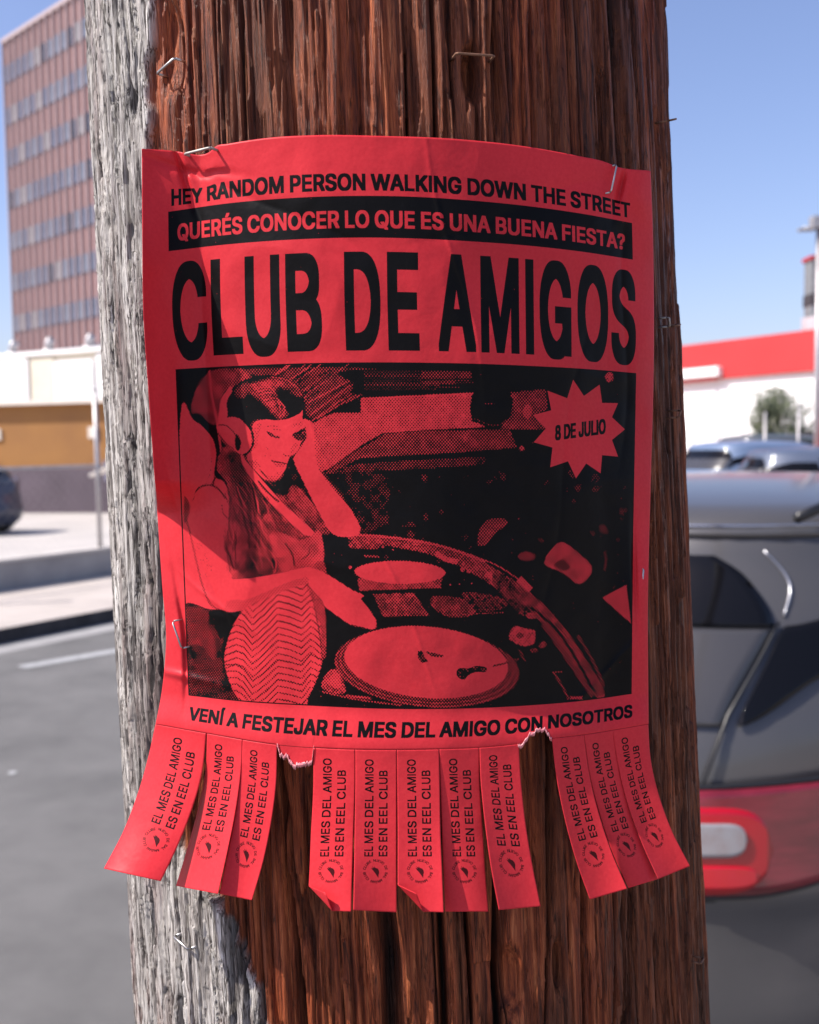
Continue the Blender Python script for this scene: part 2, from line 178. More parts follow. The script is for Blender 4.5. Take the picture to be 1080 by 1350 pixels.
# letter outlines, 1000 units per em, cap height 509
GLY = {"A":[480,[[[16,0],[201,509],[276,509],[463,0],[395,0],[287,302],[283,314],[279,327],[274,341],[269,356],[264,372],[259,390],[253,409],[246,430],[239,453],[232,478],[245,478],[238,453],[231,430],[225,408],[218,389],[213,371],[208,355],[203,340],[198,326],[194,314],[191,302],[85,0]],[[110,142],[110,199],[370,199],[370,142]]]],"B":[456,[[[60,0],[60,509],[241,509],[261,508],[280,506],[298,502],[314,497],[329,491],[342,483],[354,474],[364,464],[373,454],[381,442],[387,429],[392,416],[395,403],[397,389],[398,374],[398,361],[396,350],[394,339],[391,329],[387,320],[382,312],[376,304],[370,298],[364,291],[356,286],[349,281],[341,277],[332,273],[324,269],[315,267],[315,262],[325,261],[334,259],[344,255],[354,251],[363,245],[372,239],[381,231],[389,223],[396,214],[402,203],[408,192],[412,179],[415,166],[417,152],[418,136],[417,121],[415,107],[411,93],[407,79],[400,67],[392,55],[383,44],[372,34],[359,26],[344,18],[328,11],[311,6],[291,3],[270,1],[247,0]],[[125,57],[245,57],[267,58],[287,61],[304,65],[318,72],[330,80],[339,89],[346,100],[351,111],[354,123],[355,137],[355,147],[353,157],[351,166],[347,175],[342,184],[337,192],[330,200],[323,206],[315,213],[306,218],[296,223],[285,226],[273,229],[261,230],[248,231],[125,231]],[[125,285],[238,285],[249,286],[259,287],[269,289],[279,292],[288,296],[297,301],[304,306],[311,312],[318,319],[323,326],[328,334],[331,343],[334,352],[335,362],[336,372],[335,385],[332,397],[328,409],[321,419],[313,429],[302,437],[290,443],[275,448],[259,451],[240,452],[125,452]]]],"C":[510,[[[267,-7],[242,-6],[217,-2],[194,5],[171,13],[150,25],[131,39],[113,55],[97,73],[82,93],[70,115],[59,140],[51,166],[45,193],[41,223],[40,254],[41,285],[45,315],[51,343],[59,369],[70,393],[82,415],[97,436],[113,454],[131,470],[150,484],[171,495],[194,504],[217,510],[242,514],[267,516],[283,515],[298,514],[312,511],[326,508],[340,504],[354,499],[367,494],[379,487],[391,479],[402,471],[413,462],[423,452],[432,442],[440,430],[448,418],[455,406],[461,392],[466,378],[470,364],[473,348],[408,348],[406,359],[403,368],[399,378],[394,386],[389,395],[384,402],[378,409],[372,416],[365,423],[357,428],[350,434],[341,438],[333,442],[324,446],[315,449],[306,451],[297,453],[287,455],[277,456],[267,456],[249,455],[231,452],[215,447],[199,441],[184,432],[169,422],[156,410],[145,396],[134,381],[125,364],[117,345],[111,325],[107,303],[104,279],[103,254],[104,229],[107,206],[111,184],[117,163],[125,145],[134,127],[145,112],[157,98],[170,87],[184,76],[199,68],[215,61],[232,57],[249,54],[267,53],[277,53],[287,54],[297,55],[306,57],[315,60],[324,63],[333,67],[341,71],[350,75],[357,81],[365,86],[372,93],[378,99],[384,107],[389,114],[394,123],[399,131],[403,141],[406,150],[408,160],[473,160],[470,145],[466,131],[461,117],[455,103],[448,91],[440,79],[432,67],[423,57],[413,47],[402,38],[391,30],[379,22],[367,15],[354,10],[341,5],[327,0],[312,-3],[298,-5],[283,-6]]]],"D":[502,[[[219,0],[96,0],[96,57],[215,57],[239,58],[261,61],[282,66],[301,72],[318,81],[333,91],[347,103],[360,117],[370,132],[379,149],[386,168],[392,187],[396,209],[398,231],[399,255],[398,279],[396,302],[392,323],[386,342],[379,361],[370,377],[360,392],[348,406],[335,418],[320,428],[303,437],[285,443],[265,448],[244,451],[221,452],[93,452],[93,509],[225,509],[254,507],[281,504],[307,498],[331,489],[353,478],[373,465],[391,450],[407,432],[421,413],[433,391],[444,367],[451,342],[457,315],[460,286],[462,255],[460,224],[457,195],[451,168],[443,142],[433,119],[421,97],[406,77],[390,60],[371,44],[351,31],[328,20],[303,11],[277,5],[249,1]],[[125,509],[125,0],[60,0],[60,509]]]],"E":[419,[[[60,0],[60,509],[372,509],[372,452],[125,452],[125,286],[355,286],[355,229],[125,229],[125,57],[375,57],[375,0]]]],"F":[410,[[[60,0],[60,509],[369,509],[369,452],[125,452],[125,278],[346,278],[346,221],[125,221],[125,0]]]],"G":[520,[[[269,-7],[242,-6],[217,-2],[193,5],[171,14],[149,25],[130,39],[112,55],[96,73],[82,93],[69,116],[59,140],[51,166],[45,194],[41,223],[40,254],[41,285],[45,315],[51,343],[59,369],[69,393],[82,415],[96,436],[112,454],[129,470],[149,484],[170,495],[192,504],[215,510],[239,514],[265,516],[281,515],[296,514],[311,511],[326,508],[340,504],[354,498],[367,492],[380,485],[392,478],[403,469],[414,460],[424,450],[433,439],[441,428],[449,416],[456,404],[462,391],[467,377],[471,363],[474,349],[408,349],[405,358],[401,368],[397,377],[392,385],[387,393],[382,401],[376,408],[370,415],[363,421],[356,427],[349,432],[341,437],[333,441],[324,445],[315,448],[306,451],[296,453],[286,455],[276,455],[265,456],[247,455],[230,452],[214,447],[198,441],[183,432],[169,422],[156,410],[145,397],[134,381],[125,364],[117,345],[111,325],[107,303],[104,279],[103,254],[104,229],[107,206],[111,184],[117,163],[125,145],[134,128],[145,112],[157,99],[170,87],[184,76],[200,68],[216,61],[233,57],[250,54],[269,53],[285,54],[301,56],[317,59],[331,65],[345,71],[357,79],[369,88],[379,99],[388,110],[396,123],[403,137],[408,152],[412,168],[414,185],[415,202],[434,199],[283,199],[283,256],[478,256],[478,200],[477,176],[474,152],[468,131],[461,110],[451,91],[439,73],[426,57],[411,43],[395,30],[377,19],[357,10],[337,2],[315,-3],[292,-6]]]],"H":[517,[[[60,0],[60,509],[125,509],[125,289],[392,289],[392,509],[457,509],[457,0],[392,0],[392,232],[125,232],[125,0]]]],"I":[185,[[[60,0],[60,509],[125,509],[125,0]]]],"J":[396,[[[185,-7],[159,-5],[135,0],[113,7],[93,19],[75,33],[60,50],[48,70],[40,92],[35,118],[33,145],[33,173],[98,173],[98,145],[99,128],[101,112],[106,97],[113,85],[122,74],[132,65],[143,59],[156,54],[170,51],[185,50],[200,51],[214,54],[226,59],[238,65],[248,74],[256,85],[263,97],[268,112],[271,128],[272,145],[272,509],[336,509],[336,145],[335,118],[330,92],[321,70],[309,50],[294,33],[276,19],[256,7],[235,0],[211,-5]]]],"K":[467,[[[104,145],[104,216],[111,225],[118,234],[125,243],[132,252],[139,261],[146,270],[153,278],[160,287],[167,295],[174,303],[182,312],[189,320],[197,328],[204,336],[212,344],[364,509],[448,509],[231,276],[228,276]],[[60,0],[60,509],[125,509],[125,334],[124,225],[125,193],[125,0]],[[372,0],[188,259],[228,309],[449,0]]]],"L":[393,[[[60,0],[60,509],[125,509],[125,57],[361,57],[361,0]]]],"M":[628,[[[60,0],[60,509],[152,509],[277,187],[279,182],[281,177],[283,172],[285,165],[287,159],[290,152],[292,145],[294,138],[297,130],[299,123],[302,115],[304,107],[307,99],[309,92],[311,84],[314,76],[316,69],[318,62],[320,55],[322,49],[307,49],[318,83],[320,90],[323,98],[325,106],[327,113],[330,121],[332,129],[335,137],[337,144],[340,151],[342,158],[344,165],[347,171],[349,177],[351,182],[352,187],[476,509],[568,509],[568,0],[504,0],[504,291],[504,297],[504,304],[504,312],[504,319],[504,327],[505,335],[505,343],[505,352],[505,360],[505,369],[506,413],[506,422],[507,431],[507,440],[507,449],[507,457],[513,457],[510,448],[507,438],[504,429],[501,419],[498,409],[494,400],[491,390],[488,381],[485,372],[482,363],[479,354],[476,345],[473,337],[470,329],[467,322],[465,315],[462,308],[460,302],[458,296],[456,291],[342,0],[286,0],[170,291],[168,296],[166,301],[164,307],[162,314],[159,321],[156,328],[154,336],[151,344],[148,352],[145,361],[142,370],[139,379],[136,388],[132,398],[129,408],[126,417],[122,427],[119,437],[116,447],[112,457],[119,457],[119,449],[119,441],[120,433],[120,425],[120,416],[120,407],[120,398],[121,389],[121,381],[121,372],[122,328],[122,320],[122,312],[122,305],[122,298],[122,291],[122,0]]]],"N":[523,[[[60,0],[60,509],[136,509],[343,183],[347,177],[350,172],[354,165],[358,158],[363,151],[367,143],[372,134],[377,125],[382,116],[388,107],[393,97],[398,87],[403,76],[409,66],[414,55],[405,54],[404,65],[403,76],[402,87],[401,98],[401,108],[400,119],[400,129],[400,139],[399,148],[399,157],[399,166],[399,174],[399,182],[399,189],[399,195],[399,509],[463,509],[463,0],[387,0],[202,290],[197,298],[192,306],[187,314],[182,322],[177,331],[172,340],[167,349],[161,359],[154,370],[148,381],[108,452],[119,454],[122,384],[123,371],[123,359],[124,348],[124,338],[124,328],[125,319],[125,311],[125,303],[125,297],[125,291],[125,0]]]],"O":[533,[[[267,-7],[241,-6],[217,-2],[194,5],[171,13],[150,25],[131,39],[113,55],[97,73],[82,93],[70,115],[59,140],[51,166],[45,193],[41,223],[40,254],[41,285],[45,315],[51,343],[59,369],[70,393],[82,415],[97,436],[113,454],[131,470],[150,484],[171,495],[194,504],[217,510],[241,514],[267,516],[293,514],[317,510],[340,504],[363,495],[384,484],[403,470],[421,454],[437,436],[451,415],[464,393],[474,369],[482,343],[488,315],[492,285],[493,254],[492,223],[488,193],[482,166],[474,140],[464,115],[451,93],[437,73],[421,55],[403,39],[384,25],[363,13],[340,5],[317,-2],[293,-6]],[[267,53],[285,54],[302,57],[318,61],[334,68],[349,76],[364,86],[377,98],[388,112],[399,127],[408,144],[416,163],[422,183],[427,205],[429,229],[430,254],[429,279],[427,303],[422,325],[416,346],[408,365],[399,382],[388,397],[377,411],[364,423],[349,433],[334,441],[318,447],[302,452],[285,455],[267,456],[249,455],[232,452],[215,447],[199,441],[184,433],[170,422],[157,411],[145,397],[135,381],[125,364],[117,345],[111,325],[107,303],[104,279],[103,254],[104,229],[107,205],[111,183],[117,163],[125,144],[135,127],[145,112],[157,98],[170,86],[184,76],[199,68],[215,61],[232,57],[249,54]]]],"P":[445,[[[60,0],[60,509],[235,509],[258,508],[279,505],[298,501],[316,495],[332,487],[347,478],[360,468],[371,456],[381,444],[390,430],[397,415],[402,399],[406,383],[408,365],[409,348],[408,330],[406,313],[402,296],[397,280],[390,265],[381,251],[371,239],[360,227],[347,216],[332,207],[316,199],[298,193],[279,189],[258,187],[235,186],[109,186],[109,242],[233,242],[248,243],[262,245],[275,247],[287,251],[297,256],[306,262],[315,269],[322,276],[328,284],[333,294],[337,303],[340,314],[343,325],[344,336],[344,348],[344,359],[343,371],[340,382],[337,392],[333,402],[328,411],[322,419],[315,426],[306,433],[297,439],[286,443],[275,447],[262,450],[248,451],[232,452],[125,452],[125,0]]]],"Q":[533,[[[245,159],[313,159],[369,85],[384,65],[468,-48],[401,-48],[346,27],[331,46]],[[267,-7],[241,-6],[217,-2],[194,5],[171,13],[150,25],[131,39],[113,55],[97,73],[82,93],[70,115],[59,140],[51,166],[45,193],[41,223],[40,254],[41,285],[45,315],[51,343],[59,369],[70,393],[82,415],[97,436],[113,454],[131,470],[150,484],[171,495],[194,504],[217,510],[241,514],[267,516],[293,514],[317,510],[340,504],[363,495],[384,484],[403,470],[421,454],[437,436],[451,415],[464,393],[474,369],[482,343],[488,315],[492,285],[493,254],[492,223],[488,193],[482,166],[474,140],[464,115],[451,93],[437,73],[421,55],[403,39],[384,25],[363,13],[340,5],[317,-2],[293,-6]],[[267,53],[285,54],[302,57],[318,61],[334,68],[349,76],[364,86],[377,98],[388,112],[399,127],[408,144],[416,163],[422,183],[427,205],[429,229],[430,254],[429,279],[427,303],[422,325],[416,346],[408,365],[399,382],[388,397],[377,411],[364,423],[349,433],[334,441],[318,447],[302,452],[285,455],[267,456],[249,455],[232,452],[215,447],[199,441],[184,433],[170,422],[157,411],[145,397],[135,381],[125,364],[117,345],[111,325],[107,303],[104,279],[103,254],[104,229],[107,205],[111,183],[117,163],[125,144],[135,127],[145,112],[157,98],[170,86],[184,76],[199,68],[215,61],[232,57],[249,54]]]],"R":[449,[[[60,0],[60,509],[236,509],[259,508],[280,505],[299,501],[317,496],[333,489],[348,480],[361,470],[372,459],[382,447],[390,433],[397,419],[403,403],[406,387],[409,370],[409,352],[409,334],[406,317],[403,301],[397,286],[390,271],[382,258],[372,246],[361,235],[348,226],[333,217],[317,210],[299,205],[279,201],[258,198],[236,198],[96,198],[96,255],[234,255],[249,256],[263,257],[276,259],[287,263],[298,267],[307,272],[315,278],[322,285],[329,292],[334,300],[338,309],[341,319],[343,329],[345,340],[345,352],[345,364],[343,375],[341,386],[338,395],[334,405],[329,413],[322,421],[315,428],[307,434],[298,440],[287,444],[275,448],[262,450],[248,452],[233,452],[125,452],[125,0]],[[353,0],[230,229],[303,229],[428,0]]]],"S":[447,[[[224,-9],[202,-8],[182,-6],[162,-2],[144,3],[128,9],[112,17],[98,26],[85,36],[74,48],[64,60],[56,74],[49,88],[44,103],[40,120],[38,137],[104,137],[106,125],[109,115],[112,105],[117,96],[123,88],[130,80],[138,74],[147,68],[156,63],[166,59],[177,55],[188,53],[200,51],[212,50],[224,49],[237,50],[250,51],[263,53],[275,56],[286,60],[296,65],[306,71],[315,77],[323,84],[329,92],[335,100],[340,109],[343,119],[345,129],[346,139],[345,149],[343,157],[341,165],[337,172],[332,179],[326,185],[320,190],[313,195],[305,200],[296,205],[287,208],[277,212],[267,216],[256,219],[245,222],[184,239],[160,247],[138,256],[118,266],[101,277],[86,289],[74,303],[64,318],[57,335],[53,353],[52,372],[53,389],[56,405],[60,420],[67,434],[75,448],[85,460],[96,471],[109,481],[122,490],[138,498],[154,504],[171,509],[189,513],[208,515],[227,516],[247,515],[266,513],[283,509],[300,504],[316,498],[331,490],[344,481],[357,471],[367,461],[377,449],[385,436],[392,422],[396,408],[399,393],[401,378],[337,378],[335,393],[330,406],[323,418],[313,428],[302,437],[289,445],[275,451],[259,455],[243,458],[225,459],[212,458],[200,457],[188,455],[178,452],[167,448],[158,443],[149,438],[141,432],[135,425],[129,418],[124,411],[120,402],[117,394],[116,385],[115,376],[116,366],[118,356],[121,348],[125,340],[131,334],[138,327],[145,322],[152,317],[161,312],[169,308],[178,305],[187,301],[196,298],[204,296],[212,293],[264,279],[273,277],[282,274],[292,271],[302,267],[312,264],[321,259],[331,255],[341,249],[350,244],[359,238],[367,231],[375,224],[382,215],[389,207],[395,198],[399,187],[403,177],[406,165],[408,152],[408,139],[407,122],[405,107],[400,92],[394,77],[386,64],[377,51],[366,39],[353,28],[339,19],[323,11],[306,4],[288,-2],[268,-6],[246,-8]]]],"T":[449,[[[32,452],[32,509],[417,509],[417,452],[257,452],[257,0],[193,0],[193,452]]]],"U":[517,[[[259,-8],[235,-7],[213,-4],[192,0],[172,7],[154,15],[137,25],[121,37],[108,50],[95,64],[85,80],[76,97],[69,114],[64,133],[61,153],[60,173],[60,509],[124,509],[124,178],[125,164],[127,150],[130,137],[135,125],[141,113],[148,102],[156,92],[165,83],[176,75],[187,68],[200,62],[213,57],[227,54],[243,52],[259,52],[275,52],[290,54],[305,57],[318,62],[331,68],[342,75],[352,83],[362,92],[370,102],[377,113],[382,125],[387,137],[390,150],[392,164],[393,178],[393,509],[457,509],[457,173],[456,153],[453,133],[448,114],[441,97],[433,80],[422,64],[410,50],[396,37],[380,25],[363,15],[345,7],[325,0],[304,-4],[282,-7]]]],"V":[480,[[[204,0],[16,509],[84,509],[192,206],[196,195],[200,183],[205,169],[210,154],[215,137],[221,119],[227,100],[234,78],[241,55],[248,31],[235,31],[242,56],[249,79],[255,101],[261,120],[267,138],[272,154],[277,169],[282,183],[286,195],[290,206],[395,509],[463,509],[278,0]]]],"W":[686,[[[155,0],[16,509],[82,509],[163,196],[166,186],[168,176],[171,166],[173,156],[175,145],[178,135],[180,125],[182,114],[185,104],[187,94],[189,83],[191,72],[193,62],[195,51],[197,40],[189,40],[191,51],[193,62],[195,72],[198,83],[200,94],[202,104],[204,114],[207,125],[209,135],[211,145],[214,156],[216,166],[219,176],[221,186],[224,196],[306,509],[380,509],[462,196],[464,186],[467,176],[469,166],[472,156],[474,145],[477,135],[479,125],[482,114],[484,104],[486,94],[488,83],[491,72],[493,62],[495,51],[497,40],[488,40],[490,51],[492,62],[494,72],[497,83],[499,94],[501,104],[503,114],[506,125],[508,135],[510,145],[513,156],[515,166],[518,176],[520,186],[523,196],[603,509],[670,509],[530,0],[455,0],[368,323],[364,336],[361,349],[358,363],[354,377],[351,391],[348,407],[345,422],[342,439],[339,457],[336,475],[350,475],[347,457],[344,441],[341,425],[338,409],[335,395],[332,380],[329,366],[325,352],[322,337],[318,323],[230,0]]]],"X":[474,[[[18,0],[217,284],[217,236],[29,509],[104,509],[178,400],[184,392],[190,383],[195,375],[200,368],[204,361],[208,355],[212,348],[216,342],[220,335],[223,329],[227,322],[231,315],[235,308],[239,300],[243,292],[232,292],[236,300],[241,308],[245,315],[248,322],[252,329],[256,335],[259,341],[263,348],[267,354],[272,361],[276,368],[281,375],[287,383],[292,392],[298,400],[374,509],[446,509],[259,239],[259,287],[456,0],[382,0],[292,129],[287,137],[282,145],[277,152],[272,159],[268,165],[264,171],[261,177],[257,183],[253,189],[250,195],[246,202],[242,208],[239,216],[235,223],[230,231],[244,231],[240,224],[236,216],[233,209],[229,203],[225,196],[222,190],[218,184],[214,178],[210,172],[206,166],[202,159],[197,152],[192,145],[187,138],[182,129],[91,0]]]],"Y":[472,[[[203,0],[203,208],[16,509],[91,509],[192,344],[199,334],[205,323],[211,313],[217,302],[222,292],[228,282],[233,270],[238,258],[244,245],[250,230],[224,230],[229,245],[235,258],[240,271],[246,282],[251,293],[257,303],[262,313],[268,324],[274,334],[280,344],[381,509],[455,509],[268,208],[268,0]]]],"Z":[438,[[[42,0],[42,46],[273,385],[280,394],[286,403],[293,412],[299,421],[306,431],[313,440],[320,449],[327,458],[334,467],[341,476],[348,454],[335,454],[323,453],[310,453],[298,452],[285,452],[273,452],[260,452],[248,452],[235,452],[223,452],[40,452],[40,509],[397,509],[397,462],[169,129],[162,119],[155,109],[148,100],[141,90],[134,81],[127,71],[119,62],[112,52],[105,43],[97,33],[90,54],[103,55],[115,55],[127,56],[140,56],[152,57],[164,57],[177,57],[189,57],[202,57],[214,57],[399,57],[399,0]]]],"É":[419,[[[60,0],[60,509],[372,509],[372,452],[125,452],[125,286],[355,286],[355,229],[125,229],[125,57],[375,57],[375,0]],[[191,558],[239,659],[307,659],[241,558]]]],"Í":[185,[[[60,0],[60,509],[125,509],[125,0]],[[60,558],[108,659],[176,659],[110,558]]]],"?":[359,[[[132,152],[132,159],[132,177],[134,192],[135,206],[138,219],[141,230],[145,239],[150,248],[155,256],[161,263],[168,269],[175,275],[183,281],[191,287],[200,292],[209,298],[218,304],[226,311],[233,318],[240,326],[247,334],[252,343],[256,352],[259,362],[261,373],[262,384],[261,393],[260,402],[258,410],[254,418],[250,425],[246,432],[240,438],[234,443],[228,448],[220,452],[213,455],[204,458],[196,460],[187,461],[178,462],[169,461],[161,460],[153,458],[145,456],[137,453],[130,449],[123,444],[117,439],[111,432],[106,425],[101,418],[98,409],[95,400],[93,389],[92,378],[27,378],[29,395],[31,411],[36,426],[42,440],[49,452],[58,464],[67,475],[78,484],[90,492],[103,499],[116,505],[131,510],[146,513],[161,515],[178,516],[195,515],[211,513],[227,509],[241,505],[255,498],[267,491],[279,483],[289,473],[298,463],[306,451],[312,439],[317,425],[321,411],[323,397],[324,382],[323,366],[321,351],[317,337],[312,323],[306,311],[298,300],[289,289],[279,279],[267,269],[254,261],[246,256],[238,250],[231,245],[225,240],[219,235],[214,230],[209,224],[206,218],[202,212],[200,205],[197,198],[196,190],[195,180],[194,170],[194,158],[194,152]],[[164,-4],[156,-4],[150,-2],[143,0],[137,4],[131,9],[127,14],[123,20],[120,27],[119,34],[118,41],[119,48],[120,55],[123,62],[127,68],[131,73],[137,78],[143,82],[150,84],[156,86],[164,86],[171,86],[178,84],[184,82],[190,78],[196,73],[201,68],[204,62],[207,55],[209,48],[209,41],[209,34],[207,27],[204,20],[201,14],[196,9],[190,4],[184,0],[178,-2],[171,-4]]]],"8":[453,[[[226,-7],[206,-6],[187,-4],[169,0],[152,5],[136,11],[121,19],[107,28],[95,38],[84,50],[74,62],[66,75],[60,89],[55,104],[53,119],[52,135],[52,148],[54,160],[57,172],[60,184],[65,195],[71,206],[77,216],[84,225],[92,233],[101,241],[110,248],[120,254],[131,258],[141,262],[153,265],[153,267],[138,272],[125,278],[113,286],[102,296],[93,308],[85,321],[78,335],[74,349],[71,364],[70,380],[71,396],[74,410],[78,424],[83,437],[90,450],[99,462],[109,472],[120,482],[132,490],[146,498],[160,504],[176,509],[192,513],[209,515],[226,516],[244,515],[261,513],[277,509],[292,504],[306,498],[319,490],[332,482],[343,472],[353,462],[361,450],[369,437],[374,424],[378,410],[381,396],[382,380],[381,364],[378,349],[374,335],[367,321],[359,308],[350,296],[339,286],[327,278],[314,272],[300,267],[300,265],[311,262],[322,258],[332,254],[342,248],[351,241],[360,233],[368,225],[375,216],[382,206],[387,195],[392,184],[396,172],[399,160],[400,148],[401,135],[400,119],[397,104],[393,89],[387,75],[378,62],[369,50],[358,38],[346,28],[332,19],[317,11],[301,5],[284,0],[265,-4],[246,-6]],[[226,49],[240,50],[252,51],[264,53],[275,56],[285,60],[294,65],[303,71],[310,77],[317,84],[323,91],[328,100],[332,109],[334,118],[336,128],[337,139],[336,150],[334,160],[331,170],[327,180],[322,189],[316,197],[309,204],[301,211],[292,217],[283,223],[273,227],[262,231],[250,233],[239,235],[226,235],[214,235],[202,233],[190,231],[179,227],[169,223],[160,217],[151,211],[143,204],[136,197],[130,189],[125,180],[121,170],[118,160],[116,150],[115,139],[116,128],[118,118],[120,109],[124,100],[129,91],[135,84],[142,77],[149,71],[158,65],[167,60],[178,56],[189,53],[201,51],[213,50]],[[226,290],[237,290],[247,291],[257,293],[266,296],[274,300],[282,305],[289,310],[296,316],[302,323],[307,330],[311,339],[315,347],[317,356],[319,366],[319,376],[319,386],[317,395],[315,404],[312,412],[308,420],[303,427],[297,434],[290,440],[283,445],[275,449],[266,453],[257,456],[247,458],[237,459],[226,460],[215,459],[205,458],[195,456],[186,453],[177,449],[169,445],[162,440],[155,434],[150,427],[145,420],[140,412],[137,404],[135,395],[133,386],[133,376],[133,366],[135,356],[137,347],[140,339],[145,330],[150,323],[156,316],[162,310],[170,305],[178,300],[186,296],[196,293],[205,291],[216,290]]]],".":[188,[[[95,-4],[88,-4],[81,-2],[75,0],[69,4],[63,9],[58,14],[54,20],[52,27],[50,34],[50,41],[50,48],[52,55],[54,62],[58,68],[63,73],[69,78],[75,82],[81,85],[88,86],[95,87],[103,86],[110,85],[116,82],[122,78],[128,73],[132,68],[136,62],[139,55],[140,48],[141,41],[140,34],[139,27],[136,20],[132,14],[128,9],[122,4],[116,0],[110,-2],[103,-4]]]]}
# ------------------------------------------------------------------ the paper: where the sheet runs over the pole
ROWS = [  # print rows: v, photo points along the row (all on the curved sheet)
 (0.0,   [(187,196),(230,199),(248,202),(262,204),(275,201),(286,192),(300,189.5),(350,182),(420,178),(500,179),(600,183),(700,194),(760,205),(800,214),(812,219),(858,225)]),
 (0.098, [(222,279),(300,268),(400,260),(480,258),(540,259),(620,264),(700,272),(770,282),(834,294)]),
 (0.165, [(222,331),(300,322),(400,315),(480,313),(540,314),(620,318),(700,324),(770,332),(834,342)]),
 (0.369, [(231,487),(300,483),(400,479),(540,478),(640,480),(700,482.5),(780,487),(839,492)]),
 (0.65,  [(240,705),(400,708),(540,709),(700,708),(835,706)]),
 (0.934, [(248,917),(320,925),(400,930),(540,935),(620,934),(700,930),(770,924),(833,915)]),
 (1.0,   [(205,955),(272,967),(365,982),(413,986),(523,989),(579,988),(632,986),(684,981),(728,974),(770,969),(808,963),(855,955)]),
]
RV = np.array([r[0] for r in ROWS])
XLY, XLX = [196,300,400,500,640,760,830,880,920,955], [187,188,189.5,196,206,214,219,216,211,205]
XRY, XRX = [225,300,400,500,640,800,900,955], [858,861,862.5,862,858,854.5,855,855.5]
def rowy(k, x):
    p = ROWS[k][1]; return crom([a[0] for a in p], [a[1] for a in p], x)
def sheet_px(u, v):
    """paper (u, v) -> photo pixel of the sheet where it lies on the pole"""
    u = np.asarray(u, float); v = np.asarray(v, float)
    g = 0.5 + np.sin((u - 0.5) * 1.62) / (2 * math.sin(0.81))
    yc = np.interp(v, [0, 1], [190, 965])
    for _ in range(3):
        xl = crom(XLY, XLX, np.clip(np.interp(v, [0, 1], [196, 955]), 196, 955))
        xr = crom(XRY, XRX, np.clip(np.interp(v, [0, 1], [225, 955]), 225, 955))
    x = xl + (xr - xl) * g
    ys = [rowy(k, x) for k in range(len(ROWS))]
    k = np.clip(np.searchsorted(RV, v, side='right') - 1, 0, len(RV) - 2)
    t = (v - RV[k]) / (RV[k + 1] - RV[k])
    ys = np.stack(ys, 0)
    a = np.take_along_axis(ys, k[None], 0)[0]; b = np.take_along_axis(ys, (k + 1)[None], 0)[0]
    return x, a + (b - a) * t
def sheet_uv(px, py):
    """inverse of sheet_px by Newton steps"""
    px = np.atleast_1d(np.asarray(px, float)); py = np.atleast_1d(np.asarray(py, float))
    u = (px - 200) / 655.0; v = (py - 190) / 780.0; e = 1e-3
    for _ in range(12):
        x0, y0 = sheet_px(u, v); xa, ya = sheet_px(u + e, v); xb, yb = sheet_px(u, v + e)
        J = np.stack([(xa - x0) / e, (xb - x0) / e, (ya - y0) / e, (yb - y0) / e], -1)
        det = J[..., 0] * J[..., 3] - J[..., 1] * J[..., 2]
        dx, dy = px - x0, py - y0
        u = u + (J[..., 3] * dx - J[..., 1] * dy) / det * 0.9; v = v + (-J[..., 2] * dx + J[..., 0] * dy) / det * 0.9
    return u, v

# ------------------------------------------------------------------ the print, drawn into an image made here
TW, TH, VMAX = 3072, 3300, 1.075          # sheet canvas; v runs 0..VMAX down it
def fill(can, conts, val=1.0, rule='nz', op='set'):
    """scanline fill of closed contours given in canvas pixels"""
    H, W = can.shape
    E = []
    for c in conts:
        c = np.asarray(c, float); E.append(np.concatenate([c, np.roll(c, -1, 0)], 1))
    E = np.concatenate(E, 0)
    y0 = max(0, int(math.floor(min(E[:, 1].min(), E[:, 3].min())))); y1 = min(H - 1, int(math.ceil(max(E[:, 1].max(), E[:, 3].max()))))
    for y in range(y0, y1 + 1):
        yy = y + 0.5
        m = ((E[:, 1] <= yy) & (E[:, 3] > yy)) | ((E[:, 3] <= yy) & (E[:, 1] > yy))
        if not m.any(): continue
        e = E[m]; xs = e[:, 0] + (yy - e[:, 1]) / (e[:, 3] - e[:, 1]) * (e[:, 2] - e[:, 0])
        d = np.where(e[:, 3] > e[:, 1], 1, -1); o = np.argsort(xs); xs = xs[o]; d = d[o]; wn = 0
        for i in range(len(xs) - 1):
            wn = wn + d[i] if rule == 'nz' else 1 - wn
            if wn: 
                a = max(0, int(round(xs[i]))); b = min(W, int(round(xs[i + 1])))
                if b > a: can[y, a:b] = val
def dilate(a, dx, dy):
    for ax, d in ((1, dx), (0, dy)):
        d = int(round(d)); 
        if d <= 0: continue
        c = np.cumsum(np.pad(a > 0.5, [(d + 1, d) if k == ax else (0, 0) for k in (0, 1)]).astype(np.int32), axis=ax)
        n = a.shape[ax]
        hi = np.take(c, np.arange(2 * d + 1, n + 2 * d + 1), axis=ax); lo = np.take(c, np.arange(0, n), axis=ax)
        a = ((hi - lo) > 0).astype(np.float32)
    return a
def text_conts(s, x0, x1, ybase, cap, track=0.0, dl=(0, 0), spaces=230):
    """outlines for text s fitted between x0 and x1 with cap height cap (canvas px), shrunk to leave room for dl"""
    adv = []; pen = 0; parts = []
    for ch in s:
        if ch == ' ': pen += spaces; continue
        a, P = GLY[ch]; parts.append((pen, P)); pen += a + track
    allx = [px + p[0] for px, P in parts for c in P for p in c]
    lo, hi = min(allx), max(allx)
    sx = (x1 - x0 - 2 * dl[0]) / (hi - lo); sy = (cap - 2 * dl[1]) / 509.0
    return [[(x0 + dl[0] + (px + p[0] - lo) * sx, ybase - dl[1] - p[1] * sy) for p in c] for px, P in parts for c in P]
